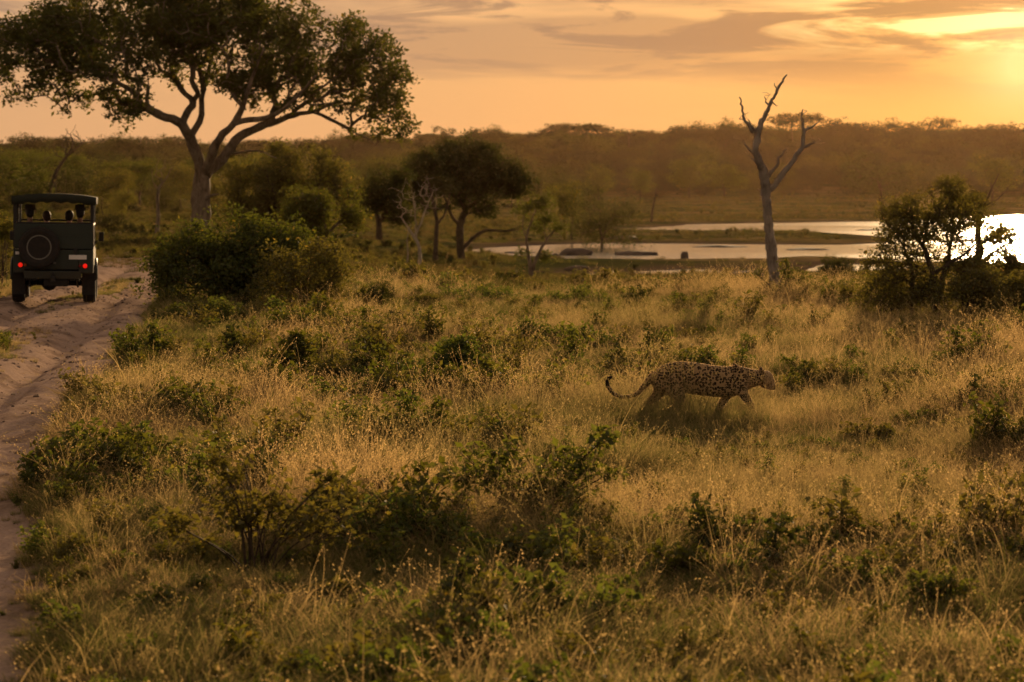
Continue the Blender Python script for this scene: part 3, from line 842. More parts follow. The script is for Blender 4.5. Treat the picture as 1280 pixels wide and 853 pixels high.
# --- the dead tree by the river
D = 61; base = gp(971, D)
dt = px_limbs(D, base, [
    [(972, 372, 0, .115), (967, 335, 0, .108), (963, 301, 0, .098), (959, 267, 0, .09), (957, 245, 0, .09)],
    [(957, 245, 0, .085), (955.6, 222, 0, .07), (950, 204, -.05, .064), (944, 189, -.1, .058), (947, 174, -.1, .052), (950, 160, -.1, .046), (957, 144, -.05, .036), (965, 125, 0, .027), (974, 108, 0, .022), (983, 94, .05, .012)],
    [(952, 157, -.1, .032), (941, 165, 0, .028), (938, 158, .05, .026), (930.5, 148, .1, .022), (928, 136, .15, .018), (924.5, 122, .2, .010)],
    [(931, 150, .1, .014), (924, 149, .12, .006)],
    [(962, 134, -.02, .018), (957, 128, .03, .013), (956, 121, .05, .008)],
    [(971, 112, 0, .012), (968, 104, -.04, .006)],
    [(966, 128, 0, .012), (971, 133, .05, .005)],
    [(945, 168, -.1, .028), (939, 156, -.15, .018), (936, 152, -.18, .01)],
    [(944, 192, -.1, .03), (936, 186, -.15, .022), (931, 179, -.2, .012)],
    [(950, 206, 0, .03), (941, 200, .05, .018), (938, 197, .05, .01)],
    [(957, 238, 0, .06), (964, 236, 0, .055), (969, 230, 0, .05), (980, 215, .05, .045), (988, 205, .1, .042), (995, 196, .12, .04), (1002, 185, .15, .036), (1005, 172, .15, .03), (1005, 162, .15, .026), (1002, 150, .15, .018), (1003, 137, .15, .009)],
    [(1005, 165, .15, .022), (1012, 160, .2, .02), (1017, 158, .25, .017), (1023, 153, .3, .008)],
    [(1003, 184, .15, .024), (1012, 181, .1, .017), (1021, 178, .05, .008)],
    [(1003, 143, .15, .01), (1009, 139, .2, .005)],
    [(958, 226, 0, .04), (965, 214, .1, .028), (971, 206, .15, .022), (975, 196, .2, .018), (984, 185, .25, .008)],
    [(956, 222, 0, .02), (962, 214, -.1, .01)],
    [(957, 244, 0, .03), (950, 239, .05, .012), (948, 236, .05, .008)],
], 0.05, 0.006, 9)
ch = [(p + (np.random.default_rng(len(p)).normal(0, .008, p.shape) if len(p) > 4 else 0), r * (1.08 if i_ == 0 else 1.32) * (1 + np.random.default_rng(i_).normal(0, .07, len(r))), 10 if max(r) > .03 else 6) for i_, (p, r) in enumerate(dt)]
root = tag(empty('dead_tree', base), 'bare dead tree with twisted grey branches standing in front of the river', 'tree')
link('trunk', tubes_mesh('trunk', ch[:1], [M_dead]), root)
rt = np.random.default_rng(91)
for i_ in range(26):     # broken stubs and the last fine twigs
    p, r_, _n = ch[1 + int(rt.integers(0, len(ch) - 1))]; k = int(rt.integers(len(p) // 3, len(p))) if len(p) > 3 else len(p) - 1
    dv = rt.normal(0, 1, 3); dv[2] = abs(dv[2]) * .8; dv /= np.linalg.norm(dv); L_ = rt.uniform(.04, .22)
    ch.append((np.array([p[k], p[k] + dv * L_ * .5 + rt.normal(0, .012, 3), p[k] + dv * L_ + rt.normal(0, .015, 3)]), np.array([min(r_[k], .014), .006, .003]), 5))
for c in ch[1:]: link('branch', tubes_mesh('branch', [c], [M_dead]), root)

# --- the clump in the middle distance
D = gD(576, 325); base = gp(576, D)
tb = [(576, 324, 0, .27), (575, 300, 0, .24), (575, 281, 0, .20)]
plant('dark_tree', 'dark dense tree with a long low limb reaching over the water edge', 'tree', base, px_limbs(D, base, [
    tb, [(575, 281, 0, .16), (566, 272, -.5, .12), (560, 258, -1, .09), (552, 235, -1.4, .06)],
    [(575, 281, 0, .16), (582, 262, .5, .12), (590, 240, 1, .09), (600, 215, 1.2, .06)],
    [(578, 312, 0, .15), (592, 297, .5, .14), (608, 288, 1, .12), (628, 289, 1.4, .09), (648, 287, 1.6, .05)],
    [(584, 268, .5, .08), (600, 262, 0, .06), (622, 252, -.6, .04)]], 0.25, 0.015),
    ell_points(px_ells(D, base, [(565, 192, 26, 14, 0, 1.6), (592, 203, 42, 20, 0, 2), (618, 226, 34, 24, 0, 2), (575, 230, 42, 22, 0, 2), (548, 208, 22, 18, 0, 1.6), (640, 250, 14, 14, 0, 1),
        (600, 182, 16, 8, 0, 1), (535, 240, 20, 14, 0, 1.4), (590, 172, 8, 6, 0, .6), (562, 178, 8, 6, 0, .6), (606, 262, 18, 8, 0, 1), (520, 222, 26, 22, 0, 1.6), (500, 250, 18, 16, 0, 1.2), (640, 232, 22, 18, 0, 1.4), (550, 255, 24, 12, 0, 1.4)]), 950, 12, 0.1, 0.40, 0.9, over=.4),
    (30, 0.75, 0.25, dict(flat=.6)), M_barkd, M_leafd, 0.4, 0.014, 12)
D = gD(545, 329); base = gp(545, D)
plant('dark_tree', 'slim dark tree standing just left of the low limbed tree', 'tree', base, px_limbs(D, base, [
    [(544, 328, 0, .20), (545, 300, 0, .16), (546, 281, 0, .14), (541, 250, 0, .1), (535, 225, 0, .06)],
    [(546, 281, 0, .1), (556, 268, .5, .07), (562, 245, 1, .05)]], 0.25, 0.01),
    ell_points(px_ells(D, base, [(530, 215, 18, 22, .6, 1.4), (548, 232, 18, 16, 1, 1.4), (520, 235, 14, 12, .6, 1.2), (540, 195, 14, 10, .6, 1)]), 200, 14, 0.1, 0.3, 1.0, over=.3),
    (28, 0.65, 0.24, dict(flat=.6)), M_barkd, M_leafd, 0.4, 0.013, 14)
D = gD(521, 343); base = gp(521, D)
bare_pts = ell_points(px_ells(D, base, [(520, 248, 30, 26, 0, 1.2), (505, 262, 16, 14, 0, 1), (540, 235, 14, 14, 0, .8)]), 120, 15, 0.05)
plant('bare_tree', 'small bare tree with pale whitish trunk and twigs beside the dark trees', 'tree', base, px_limbs(D, base, [
    [(521, 342, 0, .12), (525, 326, 0, .11), (524, 310, 0, .10), (518, 296, 0, .09), (510, 286, 0, .06), (502, 272, 0, .04)],
    [(518, 296, 0, .07), (526, 280, 0, .06), (532, 262, .2, .04), (540, 244, .3, .025)],
    [(520, 299, 0, .05), (519, 270, -.2, .035), (516, 245, -.3, .02)]], 0.2, 0.012), [], None, M_pale, None, 0.2, 0.009, 15, bare=bare_pts, wander=.3)
D = gD(509, 339); base = gp(509, D)
plant('bare_sapling', 'thin leafless sapling close to the left of the pale bare tree', 'tree', base, px_limbs(D, base, [
    [(508, 338, 0, .06), (510, 318, 0, .05), (509, 300, 0, .03), (513, 282, 0, .015)]], 0.2, 0.01), [], None, M_dead, None, 0.2, 0.007, 16,
    bare=ell_points(px_ells(D, base, [(511, 285, 9, 14, 0, .4)]), 14, 3))
D = 170; base = gp(474, D)
plant('round_tree', 'rounded dark tree between the great tree and the middle clump', 'tree', base, px_limbs(D, base, [
    [(474, 300, 0, .2), (474, 280, 0, .17), (470, 262, 0, .12), (465, 240, 0, .07)], [(474, 280, 0, .12), (484, 262, 0, .09), (492, 245, 0, .06)]], 0.3, 0.01),
    ell_points(px_ells(D, base, [(472, 236, 20, 18, 0, 1.8), (460, 252, 12, 14, 0, 1.4), (488, 248, 18, 16, 0, 1.6), (500, 270, 14, 10, 0, 1.2), (498, 222, 12, 10, 0, 1.2)]), 300, 18, 0.1, 0.32, .9, over=.3),
    (28, 0.6, 0.21, dict(flat=.6)), M_barkd, M_leafd, 0.35, 0.012, 18)
D = gD(666, 348); base = gp(666, D)
plant('forked_tree', 'small twisted forked tree with sparse leaves at the water edge', 'tree', base, px_limbs(D, base, [
    [(665, 347, 0, .17), (663, 334, 0, .13), (661, 320, 0, .10), (658, 298, 0, .075), (665, 275, 0, .055), (673, 252, .2, .03)],
    [(666, 338, 0, .12), (671, 322, .1, .10), (682, 302, .2, .075), (690, 292, .3, .05), (699, 283, .3, .03)],
    [(659, 300, 0, .05), (653, 284, -.2, .04), (655, 268, -.3, .03)],
    [(683, 300, .2, .05), (680, 285, 0, .035), (684, 268, 0, .02)]], 0.15, 0.012),
    ell_points(px_ells(D, base, [(679, 251, 13, 9, 0, .5), (659, 262, 13, 12, -.2, .5), (668, 285, 12, 9, 0, .5), (684, 272, 10, 9, 0, .4), (700, 285, 10, 5, .3, .4), (650, 316, 10, 6, 0, .4), (682, 322, 9, 8, .3, .4)]), 120, 20, 0.0, 0.2, 2),
    (22, 0.46, 0.19, dict(flat=.6)), M_bark, M_leaf, 0.2, 0.008, 20)

# --- trees just behind and right of the great tree
D = 190; base = gp(340, D)
plant('green_tree', 'full green tree half hidden behind the great tree right of its trunk', 'tree', base, px_limbs(D, base, [
    [(340, 302, 0, .26), (341, 280, 0, .22), (336, 258, 0, .15), (322, 235, 0, .09)], [(341, 280, 0, .16), (352, 258, 0, .12), (362, 235, 0, .07)]], 0.35, 0.01),
    ell_points(px_ells(D, base, [(335, 222, 34, 22, 0, 3), (308, 245, 26, 22, 0, 2.4), (365, 215, 30, 18, 0, 2.6), (372, 245, 28, 20, 0, 2.4), (340, 258, 30, 16, 0, 2), (405, 215, 26, 12, 1, 2), (350, 185, 16, 8, 0, 1.2), (300, 215, 20, 14, 0, 1.6), (430, 240, 26, 16, 1, 2), (385, 195, 24, 10, 0, 1.6), (310, 268, 26, 14, 0, 1.6)]), 850, 22, 0.1, 0.42, .8, over=.4),
    (28, 0.7, 0.22, dict(flat=.6)), M_barkd, M_leafo, 0.4, 0.013, 22)
D = 112; base = gp(396, D)
plant('low_tree', 'low dark green tree with slim leaning trunk above the big bush', 'tree', base, px_limbs(D, base, [
    [(396, 318, 0, .12), (399, 306, 0, .10), (408, 296, 0, .08), (416, 285, 0, .06), (428, 274, 0, .035)],
    [(398, 308, 0, .07), (392, 292, 0, .06), (386, 276, 0, .04), (378, 262, 0, .025)], [(408, 296, 0, .05), (406, 278, 0, .035), (404, 262, 0, .02)]], 0.2, 0.01),
    ell_points(px_ells(D, base, [(410, 256, 28, 15, 0, 1.2), (385, 268, 24, 15, 0, 1.2), (432, 270, 18, 14, 0, 1), (370, 246, 16, 11, 0, .9), (422, 244, 18, 9, 0, .9), (356, 262, 14, 10, 0, .8), (441, 284, 8, 7, 0, .5), (400, 285, 24, 10, 0, .9)]), 430, 23, 0.1, 0.42, 1.4, over=.45),
    (24, 0.50, 0.145, dict(flat=.6)), M_bark, M_leaf, 0.22, 0.008, 23)
D = 205; base = gp(196, D)
plant('dead_snag', 'leaning slim dead snag standing between the vehicle and the great tree', 'tree', base, px_limbs(D, base, [
    [(196, 292, 0, .16), (198, 270, 0, .13), (197, 250, 0, .11), (199, 236, 0, .08), (207, 223, 0, .05), (214, 210, 0, .03)], [(199, 240, 0, .06), (192, 228, 0, .04), (190, 214, 0, .02)]], 0.3, 0.02),
    [], None, M_bark, None, 0.3, 0.014, 24, bare=ell_points(px_ells(D, base, [(205, 212, 14, 14, 0, .8)]), 26, 4))
D = 330; base = gp(66, D)
plant('bare_tree', 'leafless leaning tree rising above the bushes over the vehicle roof', 'tree', base, px_limbs(D, base, [
    [(60, 246, 0, .28), (66, 228, 0, .24), (73, 210, 0, .2), (84, 195, 0, .15), (91, 180, 0, .1), (88, 168, 0, .06)], [(84, 195, 0, .12), (96, 186, 0, .08), (106, 176, 0, .05)]], 0.5, 0.03),
    [], None, M_barkd, None, 0.6, 0.026, 25, bare=ell_points(px_ells(D, base, [(92, 172, 16, 14, 0, 1.4), (76, 192, 12, 10, 0, 1)]), 44, 6))
D = 420; base = gp(815, D)
plant('dead_snag', 'thin dead snag on the grassy flat beyond the river', 'tree', base, px_limbs(D, base, [
    [(814, 278, 0, .2), (816, 262, 0, .16), (819, 246, 0, .12), (821, 233, 0, .07)], [(819, 246, 0, .08), (824, 239, 0, .04)]], 0.6, 0.03), [], None, M_barkd, None, 0.6, 0.03, 26)
D = 1250; base = gp(786, D)
plant('bare_tree', 'tiny bare tree spiking above the skyline left of the dead tree', 'tree', base, px_limbs(D, base, [
    [(786, 185, 0, .4), (786, 172, 0, .25), (784, 162, 0, .12)], [(786, 174, 0, .2), (792, 163, 0, .1)], [(786, 172, 0, .2), (778, 163, 0, .1)]], 1.5, 0.1), [], None, M_barkd, None, 1.5, 0.07, 27,
    bare=ell_points(px_ells(D, base, [(785, 164, 9, 5, 0, 2)]), 16, 7))

# --- shrubs: (name, label, px, D, [ellipses px], clumps, per, spread, leaf, leaf material, bark, stems px, seed)
def shrub(name, label, px, D, ells, n, per, spread, lsize, lmat, seed, stems=5, gap=0.12, gs=2.0, bark=None, tip=0.0035, shell=0.1, group=None, stem_r=0.02, bare_ells=None, flat=0.7):
    base = gp(px, D); E = px_ells(D, base, ells)
    r = np.random.default_rng(seed)
    T = ell_points(E, n, seed, shell, gap, gs)
    T = T[T[:, 2] > 0.02]
    limbs = []
    for k in range(stems):
        e = E[k % len(E)]; a = r.uniform(0, 2 * PI); q = np.array([e[0] + r.normal(0, e[3] * .3), e[1] + r.normal(0, e[4] * .3), max(0.12, e[2])])
        p0 = np.array([0.05 * math.cos(a), 0.05 * math.sin(a), -0.08]) * (1 + 2 * stem_r / .02 * .3)
        mid = p0 * .5 + q * .5 + np.array([-q[0] * .15, 0, 0.1 * q[2]])
        limbs.append(smooth_line([p0, mid, q], [stem_r, stem_r * .75, stem_r * .4], 0.08))
    B = ell_points(px_ells(D, base, bare_ells), 30, seed + 1) if bare_ells else []
    return plant(name, label, 'shrub' if 'bush' not in name else 'bush', base, limbs, T, (per, spread, lsize, dict(flat=flat, aspect=.55)), bark or M_barkd, lmat,
                 0.10 if D < 90 else 0.25, tip, seed, group, 'stems', 'foliage', wander=.2, bare=B)

shrub('dense_bush', 'big dense green bush growing beside the bend of the dirt track', 288, 57,
      [(285, 318, 74, 44, 0, 1.0), (270, 348, 84, 38, 0, 1.1), (360, 300, 30, 24, 0, .6), (205, 330, 20, 30, 0, .5), (330, 345, 62, 34, 0, 1.0), (310, 300, 44, 26, 0, .8), (240, 315, 34, 30, 0, .7), (215, 345, 24, 28, 0, .6),
       (345, 318, 34, 24, 0, .7), (290, 276, 30, 12, 0, .5), (248, 292, 18, 14, 0, .4)], 1500, 22, .24, .078, M_leaf, 31, 9, .30, 2.4)
shrub('light_bush', 'looser yellowish bush leaning against the right side of the big bush', 385, 54,
      [(390, 355, 46, 38, 0, .7), (360, 368, 40, 26, -.2, .6), (418, 340, 24, 28, 0, .5), (395, 315, 26, 22, 0, .4), (350, 330, 26, 26, 0, .5)], 480, 20, .22, .066, M_leafo, 32, 6, .16, 2.4)
shrub('dark_shrub', 'small dark round shrub in the grass right of the big bush', 463, 56, [(463, 372, 24, 14, 0, .35), (475, 366, 14, 10, 0, .3)], 120, 20, .10, .05, M_leafd, 33, 4)
shrub('low_shrub', 'low dark flat shrub lying in dry grass below the small round one', 510, 49, [(512, 400, 26, 9, 0, .4), (500, 404, 22, 8, 0, .3)], 100, 20, .09, .05, M_leafd, 34, 4)
shrub('leafy_shrub', 'fresh green leafy shrub with an upright sprig left of the leopard', 560, 33.2,
      [(565, 452, 34, 26, 0, .32), (540, 468, 38, 22, 0, .34), (592, 462, 28, 22, 0, .3), (575, 432, 14, 14, 0, .15), (512, 478, 20, 14, 0, .2)], 300, 16, .10, .062, M_leafg, 35, 8, .16, 4)
shrub('leafy_shrub', 'dark green shrub nearer the track with thin twigs poking up', 375, 34,
      [(362, 455, 34, 24, 0, .32), (385, 465, 40, 20, 0, .34), (372, 428, 14, 16, 0, .15), (420, 462, 24, 14, 0, .25), (340, 470, 16, 14, 0, .2)], 280, 16, .10, .058, M_leaf, 36, 8, .18, 4)
shrub('wide_shrub', 'broad low green shrub patch above and left of the leopard', 700, 41,
      [(665, 418, 24, 18, 0, .3), (700, 424, 44, 15, 0, .36), (740, 428, 34, 13, 0, .32), (660, 404, 8, 10, 0, .12), (770, 434, 18, 9, 0, .2)], 360, 16, .11, .058, M_leafg, 37, 9, .15, 3.5)
shrub('broadleaf_shrub', 'large broad leaved green shrub in the near grass below the leopard tail', 665, 18.7,
      [(665, 600, 46, 30, 0, .18), (600, 592, 36, 30, 0, .16), (725, 585, 40, 28, 0, .18), (748, 548, 16, 20, 0, .08), (578, 566, 18, 16, 0, .08), (700, 560, 20, 14, 0, .08), (770, 590, 14, 14, 0, .08), (640, 560, 16, 14, 0, .08), (690, 622, 40, 16, 0, .16)],
      165, 8, .07, .064, M_leafg, 38, 16, .3, 8, tip=.0022, stem_r=.008)
shrub('leafy_shrub', 'soft dark green shrub at lower left close to the viewer', 320, 17,
      [(310, 640, 50, 30, 0, .22), (390, 645, 50, 30, 0, .22), (290, 592, 30, 20, 0, .12), (225, 660, 36, 22, 0, .16), (440, 650, 30, 28, 0, .14), (350, 600, 18, 18, 0, .1), (270, 570, 12, 14, 0, .06), (410, 600, 12, 16, 0, .06)],
      190, 8, .075, .052, M_leafo, 39, 18, .3, 8, tip=.002, stem_r=.007)
shrub('small_shrub', 'little dark sprig between the two nearest shrubs', 463, 20, [(463, 602, 24, 12, 0, .12), (478, 594, 10, 8, 0, .08)], 45, 9, .05, .05, M_leaf, 40, 4, tip=.002, stem_r=.006)
shrub('small_shrub', 'tiny round green shrub in dry grass above the leopard head', 935, 40, [(935, 432, 15, 11, 0, .16)], 60, 16, .06, .04, M_leafg, 41, 4)
shrub('tangled_shrub', 'tangled dark shrub growing round the foot of the dead tree', 974, 59.5,
      [(970, 372, 30, 18, -.2, .4), (985, 352, 16, 18, 0, .3), (955, 380, 22, 12, -.2, .3), (1000, 366, 14, 18, 0, .3), (980, 334, 9, 10, 0, .2), (1006, 346, 8, 8, 0, .15), (945, 342, 10, 3, 0, .15)], 230, 16, .12, .055, M_leaf, 42, 9, .25, 2.6)
shrub('domed_bush', 'smooth domed dark bush at the river edge right of the dead tree', 1047, 84, [(1047, 336, 21, 13, 0, .5), (1047, 342, 22, 10, 0, .5)], 260, 24, .11, .055, M_leafd, 43, 5, 0)
for i, (px, D, w, h, yb, m, lab) in enumerate([
        (1040, 60, 34, 15, 365, M_leaf, 'low leafy shrub just below the domed bush'),
        (1088, 57, 26, 17, 370, M_leafo, 'small open shrub left of the big riverside shrub'),
        (1075, 78, 26, 8, 346, M_leafd, 'narrow dark shrub between the domed bush and the riverside shrub'),
        (905, 70, 40, 7, 352, M_leafo, 'flat olive shrub on the bank left of the dead tree'),
        (862, 72, 20, 9, 352, M_leafd, 'small dark hump of shrub on the near bank'),
        (800, 76, 34, 5, 352, M_leafo, 'very low olive shrub on the bank right of the forked tree'),
        (283, 51, 24, 11, 396, M_leafg, 'bright green clump in front of the big bush'),
        (232, 52, 20, 12, 393, M_leafo, 'olive clump at the left foot of the big bush'),
        (532, 58, 22, 9, 376, M_leafo, 'olive clump in the green grass below the bare tree'),
        (200, 38.5, 38, 15, 452, M_leafo, 'straggly olive shrub at the edge of the dirt track'),
        (262, 39, 30, 12, 448, M_leafg, 'small green shrub a step right of the track edge'),
        (640, 33.5, 12, 30, 470, M_leafo, 'thin upright weedy shrub between green shrub and leopard'),
        (690, 34, 12, 14, 474, M_leafo, 'small upright shrub left of the leopard tail'),
        (1000, 19.5, 30, 18, 650, M_leafo, 'grey green shrub in the grass below the leopard head'),
        (1060, 17.5, 36, 16, 690, M_leaf, 'dark low shrub in the near grass right of centre'),
        (1170, 15.2, 46, 28, 735, M_leafg, 'fresh green shrub near the lower right corner'),
        (850, 16.4, 44, 16, 700, M_leaf, 'dark sprawling shrub in the bottom centre grass'),
        (1090, 26.5, 40, 10, 537, M_leafo, 'small dull shrub right of the leopard'),
        (1195, 27, 30, 12, 535, M_leaf, 'small dark shrub near the right edge level with the leopard'),
        (560, 14.9, 36, 20, 760, M_leafo, 'blurred brownish shrub at the bottom left of centre'),
        (100, 17.5, 34, 16, 690, M_leafo, 'straggly shrub where grass meets the track at lower left'),
        (4, 66, 14, 22, 288, M_leafy, 'sunlit yellow green bush at the left edge beyond the vehicle')]):
    near = D < 30
    sc_ = ppm(D)
    shrub('low_shrub' if i != 21 else 'light_bush', lab, px, D, [(px, yb, w, h, 0, w / sc_ * .8), (px - w * .35, yb + h * .3, w * .6, h * .7, 0, w / sc_ * .6), (px + w * .4, yb + h * .2, w * .6, h * .75, 0, w / sc_ * .6)],
          170 if not near else 60, 16 if not near else 11, .09 if not near else .055, .048 if not near else .045, m, 60 + i, 5, .2, 4 if not near else 8, tip=.0025, stem_r=.009)

for i, (px, D, w, h, m, lab) in enumerate([
        (445, 27.5, 34, 22, M_leaf, 'straggly green shrub left of the leopard between two leafy shrubs'), (140, 27, 28, 12, M_leafo, 'olive weedy shrub at the inner edge of the track curve'),
       
        (610, 44, 34, 14, M_leafg, 'low green shrub above the leafy shrub with upright sprig'), (845, 44, 30, 10, M_leafo, 'low olive shrub above the leopard back'),
        (1010, 34, 24, 12, M_leaf, 'low green shrub just right of the leopard head'), (1225, 18.5, 30, 20, M_leafg, 'fresh green shrub at the right edge below the leopard level'),
        (950, 15.8, 30, 18, M_leafg, 'fresh low shrub near the bottom right of centre'), (420, 15.6, 34, 20, M_leafo, 'blurred olive shrub near the bottom left of centre'),
        (200, 15.4, 36, 20, M_leaf, 'dark blurred shrub near the bottom left corner'), (700, 15.0, 28, 14, M_leaf, 'dim shrub at the bottom below the broadleaf shrub'),
        (330, 44, 40, 12, M_leafg, 'low green shrub in front of the big dense bush'), (420, 46, 30, 12, M_leaf, 'low green shrub in front of the light bush'),
        (600, 61, 60, 12, M_leafg, 'long low green thicket below the dark trees'), (720, 60, 50, 11, M_leafg, 'long low green thicket left of the dead tree'),
        (480, 63, 34, 12, M_leaf, 'green thicket right of the big bush')]):
    g = gp(px, D); yb = HY + (CAMH - g.z) * ppm(D) - h * .75; sc_ = ppm(D); near = D < 30
    shrub('loose_shrub', lab, px, D, [(px, yb, w, h, 0, w / sc_ * .8), (px - w * .5, yb + h * .2, w * .6, h * .7, 0, w / sc_ * .6), (px + w * .5, yb + h * .1, w * .6, h * .8, 0, w / sc_ * .6), (px + w * .1, yb - h * .7, w * .3, h * .6, 0, w / sc_ * .3)],
          140 if not near else 60, 13 if not near else 8, .11 if not near else .07, .055, m, 300 + i, 7, .3, 4 if not near else 8, tip=.0025, stem_r=.008)

# --- the riverside shrub on the right, almost a small tree
D = 51; base = gp(1172, D)
rs = px_limbs(D, base, [
    [(1172, 402, 0, .085), (1170, 375, 0, .075), (1168, 345, 0, .06), (1160, 322, 0, .045), (1148, 300, 0, .03), (1138, 275, 0, .018)],
    [(1171, 380, 0, .06), (1178, 350, .1, .05), (1186, 322, .2, .04), (1190, 290, .2, .028), (1192, 255, .2, .016)],
    [(1138, 398, 0, .045), (1140, 370, 0, .04), (1140, 340, 0, .03), (1132, 315, 0, .022), (1122, 292, 0, .014)],
    [(1168, 345, 0, .04), (1182, 332, -.2, .03), (1205, 318, -.3, .022), (1225, 300, -.3, .012)],
    [(1170, 360, 0, .04), (1150, 335, .2, .03), (1120, 328, .3, .02), (1100, 326, .3, .012)]], 0.1, 0.008)
plant('riverside_shrub', 'tall many stemmed shrub with lacy crown standing before the bright water', 'shrub', base, rs,
      ell_points(px_ells(D, base, [(1192, 245, 22, 20, 0, .4), (1165, 262, 30, 22, 0, .5), (1135, 270, 28, 22, 0, .45), (1150, 292, 46, 16, 0, .6), (1118, 290, 20, 18, 0, .35), (1215, 268, 26, 22, 0, .4),
        (1188, 285, 36, 20, 0, .5), (1105, 312, 14, 20, 0, .3), (1142, 318, 34, 10, 0, .4), (1232, 288, 22, 14, 0, .3), (1128, 338, 26, 8, 0, .3), (1150, 362, 36, 14, 0, .5), (1188, 366, 40, 18, 0, .5), (1085, 325, 10, 12, 0, .2), (1182, 230, 12, 12, 0, .3), (1100, 345, 26, 22, 0, .5), (1165, 345, 50, 22, 0, .6), (1210, 330, 40, 26, 0, .6), (1140, 372, 50, 18, 0, .6), (1110, 268, 14, 16, 0, .3)]),
        1350, 44, 0.0, 0.30, 3.4, over=.35), (16, .14, .062, dict(flat=.8)), M_barkd, M_leafo, 0.1, 0.0035, 44, woody='stems', leafy='foliage')
D = 56; base = gp(1222, D)
plant('riverside_shrub', 'second shrub with stout trunk and bare twigs at the far right', 'shrub', base, px_limbs(D, base, [
    [(1222, 392, 0, .10), (1223, 350, 0, .09), (1224, 315, 0, .085), (1222, 290, 0, .06), (1228, 262, 0, .03), (1240, 235, 0, .015), (1248, 218, 0, .007)],
    [(1224, 305, 0, .05), (1240, 298, .2, .035), (1258, 290, .3, .02)], [(1223, 330, 0, .04), (1250, 310, .2, .025), (1270, 300, .2, .012)],
    [(1232, 258, 0, .015), (1252, 245, .1, .01), (1262, 232, .1, .005)]], 0.1, 0.008),
    ell_points(px_ells(D, base, [(1250, 292, 24, 14, 0, .4), (1215, 262, 22, 22, 0, .4), (1268, 330, 26, 24, 0, .5), (1232, 348, 40, 22, 0, .6), (1275, 360, 30, 26, 0, .6), (1236, 372, 40, 20, -.2, .6), (1262, 300, 14, 8, 0, .3)]),
        1150, 45, 0.0, 0.26, 3.2, over=.35), (16, .15, .064, dict(flat=.8)), M_barkd, M_leafo, 0.1, 0.0035, 45, woody='stems', leafy='foliage')
for i, (px, D, ells, lab) in enumerate([
        (1105, 53, [(1102, 362, 30, 24, 0, .4), (1125, 372, 26, 20, 0, .4)], 'low dark shrub at the left foot of the tall riverside shrub'),
        (1205, 50, [(1205, 366, 38, 26, 0, .4), (1230, 360, 30, 30, 0, .4)], 'dark undergrowth shrub in front of the stout trunked shrub'),
        (1268, 49, [(1270, 372, 28, 24, 0, .4), (1290, 360, 24, 26, 0, .4)], 'dark shrub cut by the right edge of the view')]):
    shrub('dark_shrub', lab, px, D, ells, 300, 18, .13, .058, M_leafo, 90 + i, 6, .15, 3)

# --- far trees: a few shapes, copied one by one
def tree_kind(seed, H, R, style, lsize, n, per, lm, spread=None):
    r = np.random.default_rng(seed); E = []
    if style == 'umbrella':
        for k in range(8):
            a = k / 8 * 2 * PI + r.uniform(-.3, .3); q = R * r.uniform(.35, .75)
            E.append((q * math.cos(a), q * math.sin(a), H * r.uniform(.78, .92), R * .38, R * .38, H * .10))
        E.append((0, 0, H * .9, R * .5, R * .5, H * .1))
    elif style == 'round':
        for k in range(9):
            a = r.uniform(0, 2 * PI); q = R * r.uniform(.1, .6)
            E.append((q * math.cos(a), q * math.sin(a), H * r.uniform(.40, .82), R * .45, R * .45, H * .17))
    else:
        for k in range(10):
            a = r.uniform(0, 2 * PI); q = R * r.uniform(.1, .75)
            E.append((q * math.cos(a), q * math.sin(a), H * r.uniform(.22, .8), R * .4, R * .4, H * .2))
    T = ell_points(E, n, seed, .2, .12, 2.2 / R)
    tr = H * .019
    limbs = [(np.array([[0, 0, -.3], [r.normal(0, .02) * H, 0, H * .2], [r.normal(0, .04) * H, r.normal(0, .03) * H, H * .42]]), np.array([tr * 1.3, tr, tr * .8]))]
    ch, _, _ = grow(limbs, T[:: max(1, len(T) // 60)], H * .08, tr * .12, seed=seed)
    return tubes_mesh('trunk', ch, [M_barkd]), leaves_mesh('crown', T, per, spread or R * .16, lsize, [lm], seed, flat=.6)
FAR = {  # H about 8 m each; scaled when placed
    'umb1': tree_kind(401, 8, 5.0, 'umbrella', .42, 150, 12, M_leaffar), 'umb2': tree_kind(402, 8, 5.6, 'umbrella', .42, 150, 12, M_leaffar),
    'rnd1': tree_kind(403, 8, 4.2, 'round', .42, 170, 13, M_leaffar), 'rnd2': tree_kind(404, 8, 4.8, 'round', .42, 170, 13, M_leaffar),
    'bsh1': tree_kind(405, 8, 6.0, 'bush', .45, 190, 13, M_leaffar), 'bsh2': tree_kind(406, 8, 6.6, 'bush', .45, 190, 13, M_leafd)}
MIDK = {
    'umb': tree_kind(411, 8, 5.4, 'umbrella', .26, 330, 18, M_leaf), 'rnd': tree_kind(412, 8, 4.6, 'round', .26, 340, 18, M_leaf),
    'rndy': tree_kind(413, 8, 4.0, 'round', .26, 300, 16, M_leafy), 'bsh': tree_kind(414, 8, 6.2, 'bush', .28, 380, 18, M_leafd), 'bso': tree_kind(415, 8, 6.0, 'bush', .28, 360, 18, M_leafo)}
def place(kind, px, D, top, label, group=None, wide=1.0, cat='tree', name=None, lib=None):
    """top = photo row of the crown's top"""
    tm, cm = (lib or FAR)[kind]
    g = gp(px, D); H = at(px, top, D).z - g.z; s = H / 8.0 / .95
    o = tag(empty(name or ('umbrella_tree' if kind.startswith('umb') else 'bushy_tree' if kind.startswith('bs') else 'round_tree'), g, random.uniform(0, 6.28)), label, cat, group)
    o.scale = (s * wide, s * wide, s)
    link('trunk', tm, o); link('crown', cm, o)
    return o
place('rndy', 715, 330, 222, 'small pale green tree on the flat across the water', lib=MIDK, wide=.85)
